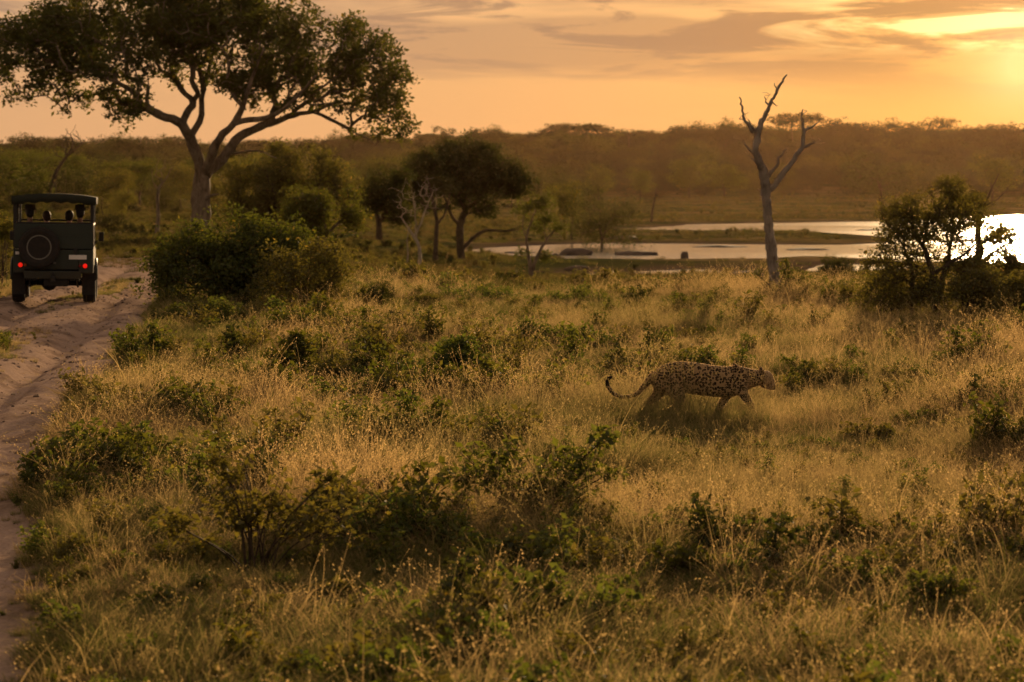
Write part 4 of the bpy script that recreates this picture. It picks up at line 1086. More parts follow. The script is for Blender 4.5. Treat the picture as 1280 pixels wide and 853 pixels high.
place('bsh', 752, 300, 235, 'dark solitary bushy tree on the open flat beyond the river', lib=MIDK, wide=.85)
place('rnd', 540, 760, 258 - 24, 'dim round tree showing through the middle clump', lib=MIDK)
place('bsh', 1100, 900, 191, 'broad dim bushy tree on the far bank left of the sun glow', lib=MIDK, wide=1.3)
place('bsh', 962, 960, 205, 'hazy bushy tree behind the dead tree trunk', lib=MIDK, wide=1.1)
place('rnd', 905, 930, 204, 'hazy round tree left of the dead tree', lib=MIDK, wide=1.2)
place('rnd', 862, 960, 197, 'hazy round tree with wide crown left of the dead tree', lib=MIDK, wide=1.2)
place('rnd', 800, 900, 212, 'hazy round tree above the thin snag', lib=MIDK)
place('bsh', 1165, 850, 205, 'hazy bushy tree just left of the riverside shrub top', lib=MIDK)
place('rnd', 1240, 900, 196, 'hazy tree glowing at the far right under the sun', lib=MIDK, wide=1.2)
for px, D, top, k, w_, lab in [
        (20, 330, 208, 'bsh', 1, 'dark bushy tree just above the left corner of the vehicle roof'), (45, 420, 206, 'rnd', 1, 'round dim tree behind the middle of the vehicle roof'),
        (128, 400, 212, 'bso', .9, 'olive bushy tree right of the vehicle roof'), (95, 470, 203, 'bsh', .9, 'dark bushy tree above the right end of the vehicle roof'),
        (160, 520, 205, 'umb', 1, 'flat topped dim tree halfway between vehicle and great tree trunk'), (12, 560, 196, 'rnd', 1, 'round dim tree against the left edge of the view'),
        (70, 600, 196, 'umb', 1.1, 'flat topped dim tree behind the leaning leafless tree'), (175, 620, 200, 'rnd', .9, 'round dim tree left of the leaning dead snag'),
        (226, 560, 205, 'bso', 1, 'olive bushy tree touching the left side of the great tree trunk'), (206, 430, 226, 'bsh', .8, 'low dark bush tree at the foot of the leaning dead snag'),
        (296, 520, 200, 'umb', 1.1, 'flat topped dim tree right of the great tree trunk'), (272, 400, 224, 'bso', .8, 'low olive tree at the right foot of the great tree'),
        (420, 520, 204, 'rnd', 1, 'round dim tree above the low tree with leaning trunk'), (446, 620, 200, 'bsh', 1, 'dark bushy tree left of the rounded dark tree'),
        (500, 640, 200, 'umb', 1, 'flat topped dim tree left behind the middle clump'), (152, 300, 238, 'bso', .7, 'small olive bush tree on the flat right of the vehicle'),
        (665, 820, 212, 'bsh', 1.1, 'dim bushy tree above the forked tree at the water edge'), (700, 860, 208, 'bsh', 1.1, 'dim bushy tree left of the small pale green tree'),
        (640, 760, 214, 'rnd', 1, 'dim round tree just right of the middle clump'), (748, 880, 208, 'rnd', 1.1, 'dim round tree behind the solitary bushy tree'),
        (390, 700, 196, 'bsh', 1, 'dim bushy tree under the right limbs of the great tree'), (340, 680, 194, 'rnd', 1, 'dim round tree under the fork of the great tree limbs'),
        (115, 700, 192, 'bsh', 1.1, 'dim bushy tree high on the slope right of the vehicle'), (250, 700, 194, 'rnd', 1, 'dim round tree directly behind the great tree trunk'),
        (30, 740, 190, 'umb', 1.2, 'wide flat dim tree high above the vehicle roof'), (575, 800, 205, 'umb', 1.1, 'flat dim tree behind the crown of the low limbed tree'), (600, 840, 208, 'bsh', 1, 'dim bushy tree behind the right half of the middle clump')]:
    place(k, px, D, top, lab, 'trees of the dim woodland behind', w_, lib=MIDK)
# skyline trees
for px, top, k, w_, lab in [
        (735, 160, 'umb1', 1.3, 'wide umbrella tree on the skyline at the middle of the view'), (640, 175, 'bsh1', .8, 'tiny bushy tree on the skyline above the water'), (656, 175, 'umb1', .8, 'tiny flat tree on the skyline right of its twin'),
        (840, 163, 'rnd1', 1.1, 'low rounded skyline tree left of the broad pair'), (868, 158, 'bsh1', 1.2, 'broad bushy skyline tree left of the dead tree top'), (905, 155, 'rnd1', 1.35, 'broad skyline tree touching the dead tree branches'),
        (990, 147, 'umb1', 1.2, 'tall flat skyline tree between the two dead tree forks'), (1045, 147, 'rnd1', 1.1, 'tall open crowned skyline tree right of the dead tree'),
        (1092, 155, 'bsh1', 1.2, 'bushy skyline tree next to the tall open crowned one'), (1130, 163, 'rnd2', 1.0, 'small pointed skyline tree before the bright sky'), (1165, 162, 'rnd1', 1.0, 'low skyline tree in the bright glow'),
        (1205, 161, 'rnd1', 1.1, 'low round skyline tree close to the sun glow'), (1258, 156, 'bsh1', 1.3, 'skyline tree directly below the sun'), (700, 172, 'rnd1', .9, 'small round skyline tree left of the wide umbrella tree'),
        (32, 171, 'bsh1', 1.0, 'rounded skyline tree above the vehicle'), (75, 171, 'rnd1', 1.2, 'skyline tree just right of the one above the vehicle'), (150, 171, 'bsh2', 1.1, 'wide skyline tree left of the great tree trunk'),
        (180, 171, 'rnd2', 1.2, 'dark skyline tree close to the great tree trunk'), (545, 172, 'rnd1', 1.1, 'skyline tree above the middle clump'), (460, 172, 'umb2', 1.2, 'skyline tree under the great tree right limbs')]:
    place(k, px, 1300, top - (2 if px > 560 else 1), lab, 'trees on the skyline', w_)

# the wooded hills: one mass
r = np.random.default_rng(77); n = 5300
d = np.sqrt(r.uniform(1010 ** 2, 1620 ** 2, n)); a = r.uniform(-math.radians(16.5), math.radians(16.5), n)
x, y = d * np.sin(a), d * np.cos(a); z = gz(x, y)
s = r.uniform(.55, 1.12, n) * np.where(r.random(n) < .16, 1.45, 1) * (0.86 + 0.35 * fbm(x / 80, y / 60, 2, 88))
wm = []
for k in ('umb1', 'umb2', 'rnd1', 'rnd2', 'bsh1', 'bsh2'):
    wm.append(FAR[k][1])
pk = r.choice(6, n, p=[.05, .05, .25, .25, .2, .2])
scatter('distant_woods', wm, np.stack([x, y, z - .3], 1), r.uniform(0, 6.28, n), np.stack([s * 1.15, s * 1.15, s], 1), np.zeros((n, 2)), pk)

# far bushes dotted on the plain (too many and small to pick apart)
r = np.random.default_rng(78); n = 1200
d = np.sqrt(r.uniform(170 ** 2, 1000 ** 2, n)); a = r.uniform(-math.radians(15.5), math.radians(15.5), n)
x, y = d * np.sin(a), d * np.cos(a); px = CX + x / y * F; sd = water_sd(x, y)
k = (sd > 6) & (px < 560) & (fbm(x / 40, y / 60, 2, 90) > .44 - .08 * (px < 420) + .12 * (px > 620))
x, y = x[k], y[k]; z = gz(x, y); n = len(x); s = r.uniform(.10, .34, n)
scatter('scattered_scrub', [FAR['bsh1'][1], FAR['bsh2'][1], FAR['rnd2'][1]], np.stack([x, y, z - .2], 1), r.uniform(0, 6.28, n), np.stack([s, s, s * .9], 1), np.zeros((n, 2)), r.integers(0, 3, n))

# --- rocks and mounds by the water
def rock(name, label, px, D, wpx, hpx, seed, m, cat='rock', sink=.25, group=None):
    bm = bmesh.new(); bmesh.ops.create_icosphere(bm, subdivisions=4, radius=1)
    r = np.random.default_rng(seed); k = 1 / ppm(D); W_ = wpx * k; Hh = hpx * k
    ph = r.uniform(0, 50, 2)
    for v in bm.verts:
        c = v.co; nz = 1 + .45 * (float(fbm(np.array([c.x * 1.3 + ph[0]]), np.array([c.y * 1.3 + c.z + ph[1]]), 4, seed)[0]) - .5) * 1.6
        v.co = Vector((c.x * W_ * nz, c.y * W_ * .7 * nz, (c.z * nz + sink) * Hh))
    me = bpy.data.meshes.new(name); bm.to_mesh(me); bm.free(); me.materials.append(m)
    for p in me.polygons: p.use_smooth = True
    g = gp(px, D); g.z = max(g.z, WL - .05)
    return tag(link(name, me, None, g, random.uniform(-.3, .3)), label, cat, group)
def build_rock(t, b):
    g = t.node('ShaderNodeTexCoord').outputs['Object']; n = t.noise(g, 3, 6, .6)
    t.put(b.inputs['Base Color'], t.mix(n, (.045, .036, .028), (.15, .12, .09))); bump(t, b, n, .8, .08)
M_rock = mat('dark_rock', rough=.9, build=build_rock)
rock('rock', 'low dark rock standing in the water left of the flat islet', 718, 262, 19, 7, 1, M_rock)
rock('rock', 'long flat dark rock in the middle of the river', 797, 262, 27, 4.5, 2, M_rock)
rock('rock', 'small upright dark rock on the river bar', 856, 250, 5, 7, 3, M_rock)
rock('rock', 'little rock at the shore right of the forked tree', 695, 236, 8, 6, 4, M_rock)
rock('rock', 'low rocky hump on the bank right of the forked tree', 722, 205, 14, 5, 7, M_rock)
rock('earth_mound', 'grey earth mound on the bank between the dark tree and forked tree', 607, 150, 26, 9, 5, M_rock, 'mound')
rock('earth_mound', 'small low mound left of the forked tree foot', 634, 135, 14, 5, 6, M_rock, 'mound')
rock('rock', 'dark boulder on the bank just left of the dead tree', 935, 180, 22, 8, 8, M_rock)
rock('rock', 'dark low boulder on the far shore of the middle channel', 780, 330, 20, 4, 9, M_rock)

for px, D, w_, h_, lab in [(900, 300, 34, 2.6, 'thin flat mudbank in the river left of the dead tree trunk'), (1010, 285, 30, 2.4, 'thin flat mudbank in the river right of the dead tree trunk'),
                           (1215, 330, 40, 3.0, 'low mudbank in the bright water behind the riverside shrub'), (1120, 430, 46, 2.2, 'distant flat mudbank left of the bright water'), (650, 270, 22, 2.6, 'small mudbank where the river narrows behind the forked tree')]:
    rock('mudbank', lab, px, D, w_, h_, px, M_rock, 'mudbank', sink=.1)

# ------------------------------------------------------------------ living things: one continuous skin grown from overlapping volumes
def ellipsoid(c, r, rot=None, n=16, m=12):
    th = np.linspace(0, PI, m); ph = np.arange(n) / n * 2 * PI
    P = np.array([[math.sin(t) * math.cos(p), math.sin(t) * math.sin(p), math.cos(t)] for t in th for p in ph]) * np.array(r)
    if rot is not None: P = P @ np.array(rot.to_matrix()).T
    P = P + np.array(c); Fq = []
    for i in range(m - 1):
        for j in range(n):
            Fq.append((i * n + j, i * n + (j + 1) % n, (i + 1) * n + (j + 1) % n, (i + 1) * n + j))
    return P, Fq

def loft(st, n=20):
    """stations (x, ztop, zbot, halfwidth) along x -> closed body; a little wider below the middle"""
    P = []; Fq = []
    for x, zt, zb, hw in st:
        c = (zt + zb) / 2; h = (zt - zb) / 2
        for j in range(n):
            a = j / n * 2 * PI; s = math.sin(a); co = math.cos(a)
            P.append((x, hw * np.sign(co) * abs(co) ** 0.9, c + h * s))
    m = len(st)
    for i in range(m - 1):
        for j in range(n): Fq.append((i * n + j, i * n + (j + 1) % n, (i + 1) * n + (j + 1) % n, (i + 1) * n + j))
    Fq.append(tuple(range(n))[::-1]); Fq.append(tuple((m - 1) * n + j for j in range(n)))
    return np.array(P), Fq

def limb(pts, rad, n=12, step=.02):
    P, R = smooth_line(pts, rad, step)
    VV, FF = [], []; tube_parts([(P, R, n)], VV, FF, 0)
    V = np.concatenate(VV); Q = [list(dict.fromkeys(f)) for f in np.concatenate(FF).tolist()]
    Q.append(list(range(n))[::-1])
    return V, Q

def fuse(name, parts, voxel, iters=6, mats=(), fac=.5):
    V = []; Fa = []; off = 0
    for P, Q in parts:
        V += np.asarray(P).tolist(); Fa += [[i + off for i in f] for f in Q]; off += len(P)
    me = bpy.data.meshes.new('raw'); me.from_pydata(V, [], Fa)
    bm = bmesh.new(); bm.from_mesh(me); bmesh.ops.remove_doubles(bm, verts=bm.verts, dist=1e-6)
    bmesh.ops.recalc_face_normals(bm, faces=bm.faces); bm.to_mesh(me); bm.free()
    ob = bpy.data.objects.new('raw', me); C.objects.link(ob)
    md = ob.modifiers.new('r', 'REMESH'); md.mode = 'VOXEL'; md.voxel_size = voxel; md.use_smooth_shade = True
    sm = ob.modifiers.new('s', 'SMOOTH'); sm.iterations = iters; sm.factor = fac
    dg = bpy.context.evaluated_depsgraph_get(); dg.update()
    out = bpy.data.meshes.new_from_object(ob.evaluated_get(dg)); out.name = name
    bpy.data.objects.remove(ob); bpy.data.meshes.remove(me)
    out.materials.clear()
    for m in mats: out.materials.append(m)
    for p in out.polygons: p.use_smooth = True
    return out

def verts_of(me):
    v = np.zeros(len(me.vertices) * 3, np.float32); me.vertices.foreach_get('co', v); return v.reshape(-1, 3)

# --- the leopard
def build_coat(t, b):
    o = t.node('ShaderNodeTexCoord').outputs['Object']
    A_ = lambda n: t.node('ShaderNodeAttribute', attribute_name=n).outputs['Fac']
    wob = t.vmath('ADD', o, t.vmath('MULTIPLY', t.vmath('SUBTRACT', t.noise(o, 60, 2, .5, out=1), (.5, .5, .5)), (.012, .012, .012)))
    v1 = t.node('ShaderNodeTexVoronoi'); v1.inputs['Scale'].default_value = 40; v1.inputs['Randomness'].default_value = .75; t.put(v1.inputs['Vector'], wob)
    d1 = v1.outputs['Distance']
    ring = t.math('MULTIPLY', t.ramp(d1, .15, .22), t.ramp(d1, .54, .46))
    brk = t.ramp(t.noise(o, 90, 2, .5), .26, .32)
    ring = t.math('MULTIPLY', ring, brk)
    v2 = t.node('ShaderNodeTexVoronoi'); v2.inputs['Scale'].default_value = 50; v2.inputs['Randomness'].default_value = .8; t.put(v2.inputs['Vector'], wob)
    spot = t.ramp(v2.outputs['Distance'], .50, .38)
    v3 = t.node('ShaderNodeTexVoronoi'); v3.inputs['Scale'].default_value = 75; v3.inputs['Randomness'].default_value = .8; t.put(v3.inputs['Vector'], o)
    small = t.math('MULTIPLY', t.ramp(v3.outputs['Distance'], .42, .28), .9)
    pat = t.mix(A_('solid'), ring, spot); pat = t.mix(A_('face'), pat, small)
    rgb2 = t.node('ShaderNodeSeparateColor', i0=pat).outputs[0]
    base_ = t.mix(t.noise(o, 9, 3), (.33, .225, .105), (.46, .33, .17))
    base_ = t.mix(t.math('MULTIPLY', t.math('MULTIPLY', t.ramp(d1, .3, .12), 1.0), t.math('SUBTRACT', 1.0, A_('solid'))), base_, (.20, .115, .045))
    base_ = t.mix(A_('pale'), base_, (.56, .43, .25))
    c = t.mix(rgb2, base_, (.009, .007, .006))
    c = t.mix(A_('black'), c, (.014, .011, .009))
    t.put(b.inputs['Base Color'], c)
    b.inputs['Sheen Weight'].default_value = .12; b.inputs['Sheen Roughness'].default_value = .4
    b.inputs['Sheen Tint'].default_value = (1, .85, .6, 1)
M_coat = mat('spotted_coat', rough=.75, spec=.15, build=build_coat)
M_fur = mat('fur_hair', rough=.7, build=build_coat)
_t = NT(M_fur.node_tree); _b = _t.n['Principled BSDF']; _tr = _t.node('ShaderNodeBsdfTranslucent')
_t.put(_tr.inputs[0], _t.mix(1.0, _b.inputs['Base Color'].links[0].from_socket, (1.9, 1.8, 1.7), 'MULTIPLY')); _mx = _t.node('ShaderNodeMixShader', i0=.65)
_t.put(_mx.inputs[1], _b); _t.put(_mx.inputs[2], _tr); _t.l.new(_mx.outputs[0], _t.n['Material Output'].inputs[0])
body = [loft([(-.545, .465, .39, .035), (-.515, .51, .33, .075), (-.46, .56, .29, .105), (-.40, .588, .275, .12), (-.33, .606, .285, .125), (-.26, .612, .30, .118), (-.16, .603, .29, .118),
              (-.03, .588, .270, .125), (.10, .568, .258, .128), (.21, .560, .255, .125), (.29, .572, .268, .115), (.37, .556, .300, .098), (.44, .540, .345, .080), (.50, .528, .365, .068), (.56, .515, .39, .06)])]
E_ = ellipsoid

R_ = lambda deg: Euler((0, math.radians(deg), 0)).to_quaternion()
body += [E_((.585, 0, .452), (.078, .066, .070)), E_((.560, 0, .475), (.06, .05, .045)), E_((.612, 0, .435), (.06, .052, .055), R_(40)),
         E_((.632, 0, .418), (.050, .044, .044), R_(50)), E_((.648, 0, .378), (.044, .037, .038), R_(60)), E_((.664, 0, .352), (.026, .024, .026)), E_((.630, 0, .352), (.044, .032, .024), R_(12)), E_((.585, 0, .385), (.055, .046, .045)), E_((.600, .038, .41), (.035, .022, .03)), E_((.600, -.038, .41), (.035, .022, .03))]
for s in (-1, 1):
    body.append(E_((.300, s * .075, .47), (.060, .035, .120), R_(-8)))          # shoulder blade
    body.append(E_((.325, s * .080, .37), (.085, .045, .095), R_(-20)))
    body.append(E_((-.415, s * .072, .43), (.115, .052, .130), R_(25)))
    body.append(limb([(.548, s * .040, .505), (.545, s * .054, .532), (.541, s * .060, .552)], [.026, .026, .013], 10))
nr, fr = -1, 1     # near side faces the camera (-y)
# near fore reaching forward, far fore trailing; near hind planted under the flank, far hind pushed back
body.append(limb([(.315, nr * .078, .40), (.365, nr * .080, .295), (.425, nr * .078, .205), (.452, nr * .076, .13), (.478, nr * .076, .055), (.500, nr * .076, .028)], [.062, .050, .036, .029, .027, .030], 14))
body.append(E_((.515, nr * .076, .022), (.045, .034, .024)))
body.append(limb([(.30, fr * .078, .38), (.225, fr * .080, .285), (.160, fr * .078, .19), (.122, fr * .076, .12), (.085, fr * .076, .05), (.095, fr * .076, .028)], [.062, .048, .036, .029, .026, .028], 14))
body.append(E_((.112, fr * .076, .020), (.045, .034, .022)))
body.append(limb([(-.40, nr * .075, .42), (-.305, nr * .085, .315), (-.262, nr * .085, .255), (-.285, nr * .080, .19), (-.318, nr * .078, .125), (-.290, nr * .078, .07), (-.262, nr * .078, .028)], [.095, .078, .055, .036, .026, .025, .028], 14))
body.append(E_((-.242, nr * .078, .022), (.045, .034, .022)))
body.append(limb([(-.43, fr * .072, .40), (-.465, fr * .082, .315), (-.50, fr * .082, .255), (-.575, fr * .078, .205), (-.640, fr * .076, .155), (-.638, fr * .076, .09), (-.628, fr * .076, .035)], [.09, .070, .052, .036, .027, .025, .028], 14))
body.append(E_((-.608, fr * .076, .020), (.045, .034, .022)))
body.append(limb([(-.50, 0, .475), (-.560, 0, .435), (-.60, .0, .39), (-.66, .01, .318), (-.705, .012, .283), (-.76, .015, .262), (-.82, .015, .255), (-.87, .012, .262), (-.92, .01, .285), (-.958, .0, .325), (-.985, -.008, .372),
                  (-.990, -.015, .415), (-.972, -.02, .445), (-.945, -.022, .458)], [.050, .042, .034, .026, .023, .022, .021, .020, .020, .020, .020, .019, .018, .013], 10))
lm = fuse('leopard', body, .0075, 8, [M_coat])
V = verts_of(lm); x, y, z = V.T
onTail = (x < -.60) & (z > np.where(x < -.7, 0, .0)) & ~((np.abs(y - .076) < .05) & (z < .24) & (x > -.70))
spine = (x > .56)
solid = np.clip(sstep(.275, .22, z) + sstep(.36, .44, x) + onTail * 1.0, 0, 1)
face = sstep(.55, .60, x)
pale = np.clip(sstep(.42, .30, z) * (x > -.5) * (x < .40) * .55 + sstep(.300, .262, z) * (np.abs(y) < .09) * (x > -.35) * (x < .38) * 1.0 + sstep(.36, .335, z) * (x > .46) * (x < .70) * .6 + sstep(.10, .03, z) * .35, 0, 1) * ~onTail
arc = np.where(onTail, np.hypot(x + .66, (z - .32)), 0)
band = (np.sin(arc * 95) > .15) * sstep(.06, .14, arc)
black = np.clip(np.where(onTail, np.maximum(band * .9, sstep(.36, .40, z) * (x < -.9)), 0) + ((x > .676) & (z > .338) & (z < .372)) * .9 + ((z > .538) & (np.abs(y) > .045) & (x < .548) & (x > .5)) * .8
                + (np.hypot(x - .672, z - .336) < .010) * .6, 0, 1)
for an, av in (('solid', solid), ('face', face), ('pale', pale), ('black', black)):
    a_ = lm.attributes.new(an, 'FLOAT', 'POINT'); a_.data.foreach_set('value', av.astype(np.float32))
LZ = gz1(*LEOP)
leo = tag(link('leopard', lm, None, (LEOP[0], LEOP[1], LZ), -0.02), 'spotted leopard walking to the right with lowered head and curled tail in golden grass', 'leopard')
M_eye = mat('amber_eye', (.35, .22, .04), .15, spec=.6)
for s in (-1, 1):
    P, Q = ellipsoid((.632, s * .041, .432), (.010, .007, .009), n=10, m=8); link('eye', mesh_from('eye', P, [list(q) for q in Q], [M_eye], True), leo)
# short fur standing off the skin: catches the low sun along the back
lm.calc_loop_triangles() if hasattr(lm, 'calc_loop_triangles') else None
r = np.random.default_rng(5)
N_ = np.zeros(len(V) * 3, np.float32); lm.vertices.foreach_get('normal', N_); N_ = N_.reshape(-1, 3)
pick = r.integers(0, len(V), 46000); P0 = V[pick] + r.normal(0, .003, (len(pick), 3)); nn = N_[pick]
hd = nn * .75 + np.array([-.75, 0, -.18]) + r.normal(0, .22, nn.shape); hd /= np.linalg.norm(hd, axis=1, keepdims=True)
L = r.uniform(.006, .013, (len(pick), 1)) * np.where(V[pick][:, :1] > .55, .55, 1)
sd_ = np.cross(hd, r.normal(size=hd.shape)); sd_ /= np.linalg.norm(sd_, axis=1, keepdims=True); sd_ *= .0011
FV = np.stack([P0 - sd_, P0 + sd_, P0 + hd * L], 1).reshape(-1, 3)
fm = mesh_from('fur', FV, np.arange(len(FV)).reshape(-1, 3), [M_fur], False, cols={'solid': np.repeat(solid[pick], 3), 'face': np.repeat(face[pick], 3), 'pale': np.repeat(pale[pick], 3), 'black': np.repeat(black[pick], 3)})
tag(link('fur', fm, leo), kind='stuff')

# ------------------------------------------------------------------ the open safari vehicle and the people in it
def build_paint(c0, c1):
    def f(t, b):
        o = t.node('ShaderNodeTexCoord').outputs['Object']; n = t.noise(o, 3, 5, .6); n2 = t.noise(o, 60, 3)
        zz = t.node('ShaderNodeSeparateXYZ', i0=o).outputs[2]
        dust = t.math('MULTIPLY', t.ramp(t.math('ADD', zz, t.math('MULTIPLY', n, .5)), 1.25, .6), .55)
        t.put(b.inputs['Base Color'], t.mix(dust, t.mix(n, c0, c1), (.06, .043, .030)))
        t.put(b.inputs['Roughness'], t.ramp(t.math('ADD', dust, t.math('MULTIPLY', n2, .3)), 0, .8, .42, .85))
    return f
M_paint = mat('dark_green_paint', rough=.5, spec=.4, build=build_paint((.009, .018, .012), (.015, .027, .018)))
M_black = mat('black_steel', (.015, .015, .015), .5)
def build_rubber(t, b):
    n = t.noise(t.node('ShaderNodeTexCoord').outputs['Object'], 12, 4, .6); t.put(b.inputs['Base Color'], t.mix(t.ramp(n, .4, .7), (.018, .017, .016), (.030, .024, .020)))
M_rubber = mat('dusty_rubber', rough=.85, build=build_rubber)
M_rim = mat('grey_steel_rim', (.16, .16, .14), .6, .1)
def build_canvas(t, b):
    o = t.node('ShaderNodeTexCoord').outputs['Object']; n = t.noise(o, 5, 5); w_ = t.noise(o, 300, 2)
    t.put(b.inputs['Base Color'], t.mix(n, (.014, .018, .013), (.028, .033, .023))); bump(t, b, w_, .3, .002)
M_canvas = mat('dark_canvas', rough=.9, build=build_canvas)
M_glass = mat('clear_glass', (.9, .95, .93), .03, spec=.5, build=lambda t, b: setattr(b.inputs['Transmission Weight'], 'default_value', 1.0))
M_plate = mat('white_plate', (.72, .72, .70), .4)
def glow_mat(name, c, e):
    return mat(name, c, .3, build=lambda t, b: (setattr(b.inputs['Emission Color'], 'default_value', tuple(c) + (1,)), setattr(b.inputs['Emission Strength'], 'default_value', e)))
M_tail = glow_mat('red_lit_lamp', (1.0, .015, .006), .6)
M_tailoff = mat('red_lens', (.18, .012, .010), .25)
M_orange = mat('orange_lens', (.35, .10, .02), .25)
M_seat = mat('brown_vinyl', (.05, .035, .025), .55)
M_lens = mat('lamp_glass', (.6, .6, .58), .1, .2)

def bx(lo, hi, bev=.012, seg=2, top=None):
    """box verts/faces via bmesh; top=(x scale, y shift) tapers the upper face"""
    bm = bmesh.new(); bmesh.ops.create_cube(bm, size=1)
    c = [(a + b) / 2 for a, b in zip(lo, hi)]; s = [b - a for a, b in zip(lo, hi)]
    for v in bm.verts:
        v.co = Vector((c[0] + v.co.x * s[0], c[1] + v.co.y * s[1], c[2] + v.co.z * s[2]))
        if top and v.co.z > c[2]: v.co.x = c[0] + (v.co.x - c[0]) * top[0]; v.co.y += top[1]
    if bev: bmesh.ops.bevel(bm, geom=bm.edges[:], offset=bev, segments=seg, affect='EDGES', profile=.6)
    return bm
def merge(bms):
    out = bmesh.new()
    for b in bms:
        m = bpy.data.meshes.new('t'); b.to_mesh(m); b.free(); out.from_mesh(m); bpy.data.meshes.remove(m)
    return out
def put(name, bm, m, parent, smooth=False, label=None):
    if isinstance(bm, list): bm = merge(bm)
    me = bpy.data.meshes.new(name); bm.to_mesh(me); bm.free(); me.materials.append(m)
    if smooth:
        for p in me.polygons: p.use_smooth = True
    o = link(name, me, parent)
    if label: o['label'] = label
    return o
def lathe(prof, axis='x', n=40, c=(0, 0, 0)):
    """profile [(radius, along)]"""
    bm = bmesh.new(); rings = []
    for rad, al in prof:
        ring = []
        for j in range(n):
            a = j / n * 2 * PI; u, v = rad * math.cos(a), rad * math.sin(a)
            p = (al, u, v) if axis == 'x' else (u, al, v) if axis == 'y' else (u, v, al)
            ring.append(bm.verts.new((p[0] + c[0], p[1] + c[1], p[2] + c[2])))
        rings.append(ring)
    for a, b in zip(rings[:-1], rings[1:]):
        for j in range(n): bm.faces.new((a[j], a[(j + 1) % n], b[(j + 1) % n], b[j]))
    bm.faces.new(rings[0]); bm.faces.new(rings[-1])
    bmesh.ops.recalc_face_normals(bm, faces=bm.faces)
    return bm
def bar(pts, rad, n=8):
    P = np.array(pts, float); VV, FF = [], []; tube_parts([(P, np.full(len(P), rad) if np.isscalar(rad) else np.array(rad), n)], VV, FF, 0)
    V = np.concatenate(VV); bm = bmesh.new(); vs = [bm.verts.new(v) for v in V]
    for f in np.concatenate(FF).tolist():
        g = list(dict.fromkeys(f)); bm.faces.new([vs[i] for i in g])
    bm.faces.new([vs[i] for i in range(n)][::-1])
    return bm

VD = 57.5
vb = Vector(((66 - CX) / F * VD, VD, 0)); vb.z = 0.045
car = tag(empty('safari_vehicle', vb, math.radians(7.6)), 'dark green open safari vehicle with canvas roof and spare wheel on the dirt track', 'safari vehicle')
car.rotation_euler = (0, math.radians(.8), math.radians(7.6))
W = .80
def side_profile(y0, y1, z0, z1, arches):
    """side panel outline in y-z with wheel arches cut from the lower edge"""
    pts = [(y0, z0)]
    for yc, rad, zc in arches:
        a0 = math.acos(max(-1, min(1, (z0 - zc) / rad))) 
        for k in range(13):
            a = PI - (PI / 2 - (a0 - PI / 2)) * 0 - k / 12 * PI
            yy = yc + rad * math.cos(a); zz = zc + rad * math.sin(a)
            if zz >= z0: pts.append((yy, zz))
    pts += [(y1, z0), (y1, z1), (y0, z1)]
    return pts
def extrude_x(pts, x0, x1):
    bm = bmesh.new(); a = [bm.verts.new((x0, p, q)) for p, q in pts]; b = [bm.verts.new((x1, p, q)) for p, q in pts]
    bm.faces.new(a); bm.faces.new(b[::-1])
    for i in range(len(a)): j = (i + 1) % len(a); bm.faces.new((a[i], b[i], b[j], a[j]))
    bmesh.ops.recalc_face_normals(bm, faces=bm.faces); return bm
for s in (-1, 1):
    x0, x1 = (s * (W - .03), s * W) if s > 0 else (s * W, s * (W - .03))
    put('side_panel', extrude_x(side_profile(.03, 2.55, .62, 1.14, [(.78, .44, .40)]), x0, x1), M_paint, car)
    put('side_rail', bar([(s * (W - .02), .03, 1.60), (s * (W - .02), 2.5, 1.60)], .022), M_black, car)
    put('upper_side_panel', bx((min(s * (W - .045), s * (W - .005)), .04, 1.155), (max(s * (W - .045), s * (W - .005)), 1.15, 1.58), .008), M_paint, car)
    put('wheel_arch', merge([bar([(s * (W + .045), .78 + .47 * math.cos(a), .42 + .47 * math.sin(a)) for a in np.linspace(.15, PI - .15, 14)], .032, 8)]), M_paint, car, True)
    put('front_wing', extrude_x(side_profile(2.60, 4.05, .62, 1.06, [(3.35, .44, .40)]), *( (s * .52, s * (W - .004)) if s > 0 else (s * (W - .004), s * .52))), M_paint, car)
    put('mudflap', bx((s * .70 - .13, .26, .17), (s * .70 + .13, .275, .60), .004), M_rubber, car)
    arm = put('mirror', merge([bx((s * .93 - .05, 2.66, 1.22), (s * .93 + .05, 2.70, 1.42), .015), bar([(s * .80, 2.62, 1.18), (s * .92, 2.68, 1.30)], .010)]), M_black, car)
# rear: upper tailgate, lower panel with a shadow line between, corner posts
put('upper_tailgate', bx((-W + .02, 0, 1.105), (W - .02, .035, 1.61), .01), M_paint, car)
put('lower_tailgate', bx((-.56, .004, .69), (.50, .04, 1.085), .01), M_paint, car)
for s in (-1, 1): put('rear_corner', bx((min(s * .565, s * (W - .001)) if s < 0 else .505, -.004, .62), (-.565 if s < 0 else W - .001, .05, 1.09), .012), M_paint, car)
put('tailgate_rail', bar([(-W + .03, .02, 1.625), (W - .03, .02, 1.625)], .02), M_black, car)
for zz in (1.36,): put('tailgate_rib', bx((.16, -.006, zz), (.74, .006, zz + .012), .003), M_paint, car)
for px_ in (-.50, .44): put('tailgate_hinge', bx((px_ - .035, -.016, .99), (px_ + .035, .004, 1.13), .005), M_black, car)
put('tailgate_latch', bx((.0, -.03, .80), (.05, .004, .84), .006), M_rim, car)
